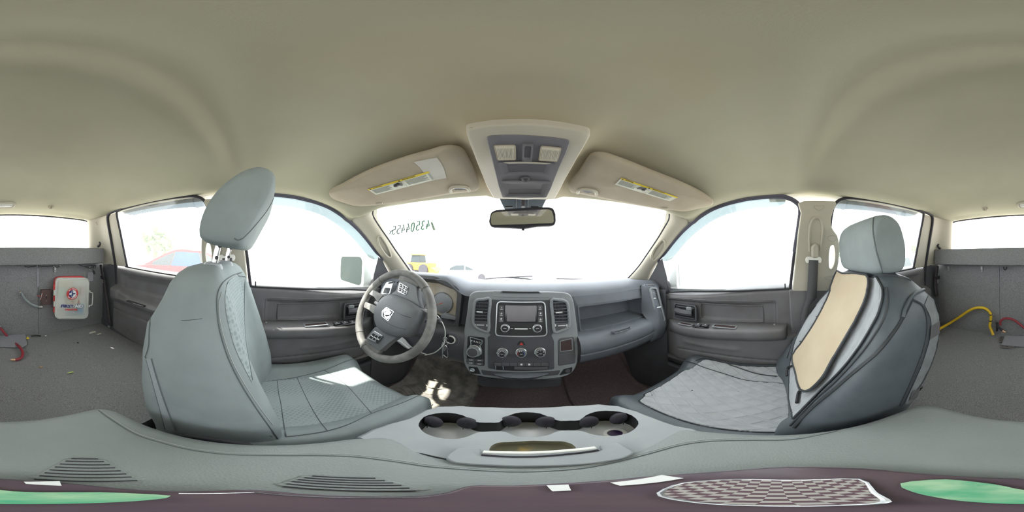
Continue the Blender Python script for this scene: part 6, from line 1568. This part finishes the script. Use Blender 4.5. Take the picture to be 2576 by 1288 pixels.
# door mirrors
for s in (-1, 1):
    mrr = thing('door_mirror', 'large %s on the %s front door' % (('door mirror with a dark reflection coloured into its glass and a white cap', 'driver') if s < 0 else ('pale white door mirror', 'passenger')), 'door mirror', V(s * 1.0, .62, -.20))
    c = V(s * 1.0, .62, -.080); L = []
    for dy, k in ((-.035, .93), (-.03, 1.0), (.02, 1.0), (.07, .9), (.10, .6)):
        L.append([V(c.x + a * k, c.y + dy + .04 * (a * s), c.z + b * k) for a, b in rrect(.35, .23, .05, 5)])
    MB().loops(L).build('mirror_shell', MATS['paint_white'] if s > 0 else mat('mirror_shell', (.62, .66, .64), .4), mrr, smooth=50)
    g = [V(c.x + a, c.y - .037 + .04 * (a * s), c.z + b) for a, b in rrect(.315, .185, .035, 5)]
    MB().prism(g, (0, -.001, 0)).build('mirror_glass', mat('door_glass%d' % (s + 1), (.012, .024, .020) if s < 0 else (.3, .34, .34), .6, spec=.04), mrr)  # what the mirror reflects is put into its matt base colour
    MB().tube([V(s * .78, .66, -.17), V(s * .88, .665, -.15), V(s * .95, .67, -.12)], .03, 8).build('mirror_arm', MATS['rubber'], mrr)

# parked cars: body profile, greenhouse, glass, wheels
def parked_car(name, lab, pos, ang, paint, L_=4.6, W_=1.8, roof=1.42, cat='car', tarp=False):
    rt = bpy.data.objects.new(name, None); col.objects.link(rt); rt['label'] = lab; rt['category'] = cat; rt['group'] = 'parked cars around the truck'
    rt.location = Vector(pos) + V(0, 0, H + GZ); rt.rotation_euler = (0, 0, ang); ROOT[rt.name] = V(0, 0, 0)
    h = L_ / 2; s = roof / 1.42
    body = [(-h, .35), (-h - .02, .60), (-h + .15, .82 * s), (-h + .9, .92 * s), (h - 1.5, .95 * s), (h - .35, .78 * s), (h, .62), (h - .02, .32), (h - .5, .22), (-h + .4, .22)]
    Lb = []
    for y, k in ((-W_ / 2, .96), (-W_ / 2 + .06, 1.), (W_ / 2 - .06, 1.), (W_ / 2, .96)):
        Lb.append(catmull([V(x * k, y, z) for x, z in body], 3, True))
    MB().loops(Lb).build('body', paint, rt, smooth=50)
    gh = [(-h + .55, .88 * s), (-h + 1.35, 1.36 * s), (-h + 1.9, roof), (h - 2.35, roof - .01), (h - 1.25, .92 * s)]
    def ghl(k, y): return [V(x, y * (1 - .28 * max(0, (z / s - .88) / .54)), z) for x, z in gh]
    ga, gb = catmull(ghl(1, -W_ / 2 + .08), 3), catmull(ghl(1, W_ / 2 - .08), 3)
    MB().grid([ga, [a.lerp(b, .5) + V(0, 0, .015) for a, b in zip(ga, gb)], gb]).build('roof', paint, rt, smooth=60)
    gls = MATS.get('car_glass') or mat('car_glass', (.03, .04, .045), .3, spec=.2)
    for sy in (-1, 1):
        side = [p.copy() for p in (ga if sy < 0 else gb)]
        n_ = len(side)
        MB().add(side, [list(range(n_))]).build('pillar_frame', paint, rt)
        def topz(x):
            for p, q in zip(side, side[1:]):
                if p.x <= x <= q.x: return lerp(p.z, q.z, (x - p.x) / max(q.x - p.x, 1e-6))
            return .9 * s
        for x0, x1 in ((-h + .95, -.10), (.0, h - 1.62)):
            xs_ = [lerp(x0, x1, k / 10) for k in range(11)]; zb = .95 * s
            up_ = [(x, max(topz(x) - .07 * s, zb + .005)) for x in xs_]
            q = [V(x, sy * ((W_ / 2 - .08) * (1 - .28 * max(0, (z / s - .88) / .54)) + .012), z) for x, z in [(x0, zb)] + up_ + [(x1, zb)]]
            MB().add(q, [list(range(len(q)))]).build('side_glass', gls, rt)
        if tarp:
            tq = [V(x, sy * (W_ / 2 - .08) * (1 - .28 * max(0, (z / s - .88) / .54)), z) for x, z in ((-.95, .93 * s), (.20, .93 * s), (.05, 1.37 * s), (-.80, 1.36 * s))]
            tq = [p + V(0, sy * .03, 0) for p in tq]
            MB().prism(tq, (0, sy * .006, 0)).build('blue_tarp', mat('tarp%d' % (sy + 1), (.02, .055, .17), .8, (.03, .075, .20), 6, spec=.1), rt)
            for a, b in ((0, 1), (1, 2), (3, 0)): MB().tube([tq[a] + V(0, sy * .01, 0), tq[b] + V(0, sy * .01, 0)], .025, 4, flat=.2).build('tape_strip', mat('tape%d' % len(MATS), (.34, .15, .02), .8), rt)
            MB().tube([V(-.7, sy * (W_ / 2 + .01), .70), V(-.1, sy * (W_ / 2 - .04), .92)], .03, 4, flat=.2).build('tape_strip', MATS['yellow'], rt)
    for wx in (-h + .85, h - .9):
        for wy in (-W_ / 2 + .09, W_ / 2 - .09):
            wh_ = MB().lathe([(.20, -.10), (.31, -.10), (.33, -.05), (.33, .05), (.31, .10), (.20, .10)], (wx, wy, .33), (0, 1, 0), 24).build('tyre', MATS['rubber'], rt)
            MB().lathe([(.20, -.09), (.20, .09), (.02, .10)], (wx, wy, .33), (0, 1 if wy > 0 else -1, 0), 18).build('wheel_rim', MATS['silver'], rt)
    for sy in (-1, 1): MB().ellip((h - .12, sy * (W_ / 2 - .3), .66), (.12, .2, .07), 10, 6).build('headlamp', MATS['white_plastic'], rt)
    return rt
red_p = mat('red_paint', (.20, .012, .016), .5, spec=.15)
parked_car('red_car', 'red sedan with its side window covered by a taped blue tarp', (-5.7, -3.3, 0), D(-66), red_p, L_=5.0, roof=1.72, tarp=True)
parked_car('white_car', 'white sedan parked beyond the red car', (-8.2, -9.4, 0), D(80), MATS['paint_white'])
parked_car('white_car', 'white sedan parked beyond the rear door on the passenger side', (6.5, -6.2, 0), D(-80), MATS['paint_white'])
parked_car('grey_car', 'grey sedan parked far ahead of the windshield', (-4.9, 14.0, 0), D(20), mat('grey_paint', (.28, .24, .25), .4))
# yellow loader ahead
yl = thing('yellow_loader', 'yellow wheel loader standing far ahead of the driver side', 'loader', V(-11.5, 16.5, GZ))
mat('loader_yellow', (.62, .36, .02), .5)
MB().box((-11.5, 16.5, GZ + 1.0), (3.4, 1.8, .9)).build('chassis', MATS['loader_yellow'], yl, bevel=.1)
MB().box((-11.9, 16.5, GZ + 1.9), (1.4, 1.5, .9), taper=.85).build('cab', MATS['car_glass'], yl, bevel=.05)
MB().box((-11.9, 16.5, GZ + 2.4), (1.5, 1.6, .12)).build('cab_roof', MATS['loader_yellow'], yl, bevel=.03)
for x in (-12.6, -10.5):
    for y in (15.6, 17.4): MB().lathe([(.2, -.2), (.6, -.2), (.65, 0), (.6, .2), (.2, .2)], (x, y, GZ + .65), (0, 1, 0), 18).build('tyre', MATS['rubber'], yl)
MB().prism([V(-9.9, 15.6, GZ + a) + V(b, 0, 0) for a, b in ((.2, 0), (.3, .9), (.5, 1.0), (1.0, .3))], (0, 1.8, 0)).build('bucket', MATS['loader_yellow'], yl)
# fence, poles, trees, building far off
fc = thing('wire_fence', 'long pale fence beyond the passenger side', 'fence', V(26, -20, GZ))
fa, fb = V(30, 6, GZ), V(16, -46, GZ)
for k in range(40):
    p = fa.lerp(fb, k / 39); MB().tube([p, p + V(0, 0, 1.9)], .05, 6).build('fence_post', MATS['steel'], fc)
for z in (.3, 1.0, 1.8): MB().tube([fa + V(0, 0, z), fb + V(0, 0, z)], .035, 5).build('fence_rail', MATS['steel'], fc)
lp_ = thing('light_pole', 'tall thin lamp pole beyond the fence on the passenger side', 'pole', V(24, -28, GZ))
MB().tube([V(24, -28, GZ), V(24, -28, GZ + 9)], lambda t: .14 - .07 * t, 8).build('pole', MATS['steel'], lp_)
MB().tube([V(24, -28, GZ + 8.9), V(23, -28, GZ + 9.1)], .06, 6).build('lamp_arm', MATS['steel'], lp_)
MB().box((22.7, -28, GZ + 9.05), (.7, .3, .14)).build('lamp_head', MATS['silver'], lp_, bevel=.03)
leaf = mat('foliage', (.10, .15, .06), .9, (.16, .20, .09), 2)
bark = mat('bark', (.16, .12, .09), .9)
def tree(x, y, h_, r_, lab, grp):
    t_ = thing('tree', lab, 'tree', V(x, y, GZ), grp)
    MB().tube([V(x, y, GZ), V(x + .1, y, GZ + h_ * .3), V(x, y + .1, GZ + h_ * .6)], lambda t: .22 - .14 * t, 7).build('trunk', bark, t_)
    m_ = MB()
    for k in range(90):
        a, b, c_ = random.gauss(0, .42), random.gauss(0, .42), random.gauss(0, .30)
        q = V(x + a * r_, y + b * r_, GZ + h_ * .66 + c_ * h_ * .5); sz = r_ * random.uniform(.16, .30)
        R_ = Matrix.Rotation(random.uniform(0, 6), 3, 'X') @ Matrix.Rotation(random.uniform(0, 6), 3, 'Z')
        m_.ellip(q, (sz, sz * .8, sz * .55), 6, 4, R_)
    m_.build('crown', leaf, t_, smooth=0)
tree(-17, -13.5, 4.6, 2.0, 'bushy tree beyond the red car', 'trees far outside the truck')
tree(-24, -16.5, 4.0, 1.6, 'lower round tree beside the bushy one beyond the red car', 'trees far outside the truck')
for k in range(5):
    p = fa.lerp(fb, .40 + k * .13) + V(9 + (k * 3) % 4, 0, 0); tree(p.x, p.y, 3.4 + (k * 7 % 5) * .3, 2.2, 'low tree in the row behind the pale fence', 'tree row behind the fence')
bd_ = thing('warehouse', 'pale low warehouse beyond the red car', 'building', V(-34, -12, GZ))
MB().box((-34, -11, GZ + 2.2), (8, 18, 4.4)).build('wall', mat('pale_wall', (.62, .60, .56), .9), bd_)
MB().prism([V(-38.3, -20.3, GZ + 4.4), V(-29.7, -20.3, GZ + 4.4), V(-34, -20.3, GZ + 5.4)], (0, 18.6, 0)).build('roof', MATS['steel'], bd_)
for k in range(4): MB().box((-29.98, -18 + k * 4.4, GZ + 1.7), (.05, 2.6, 3.2)).build('roller_door', MATS['silver'], bd_)
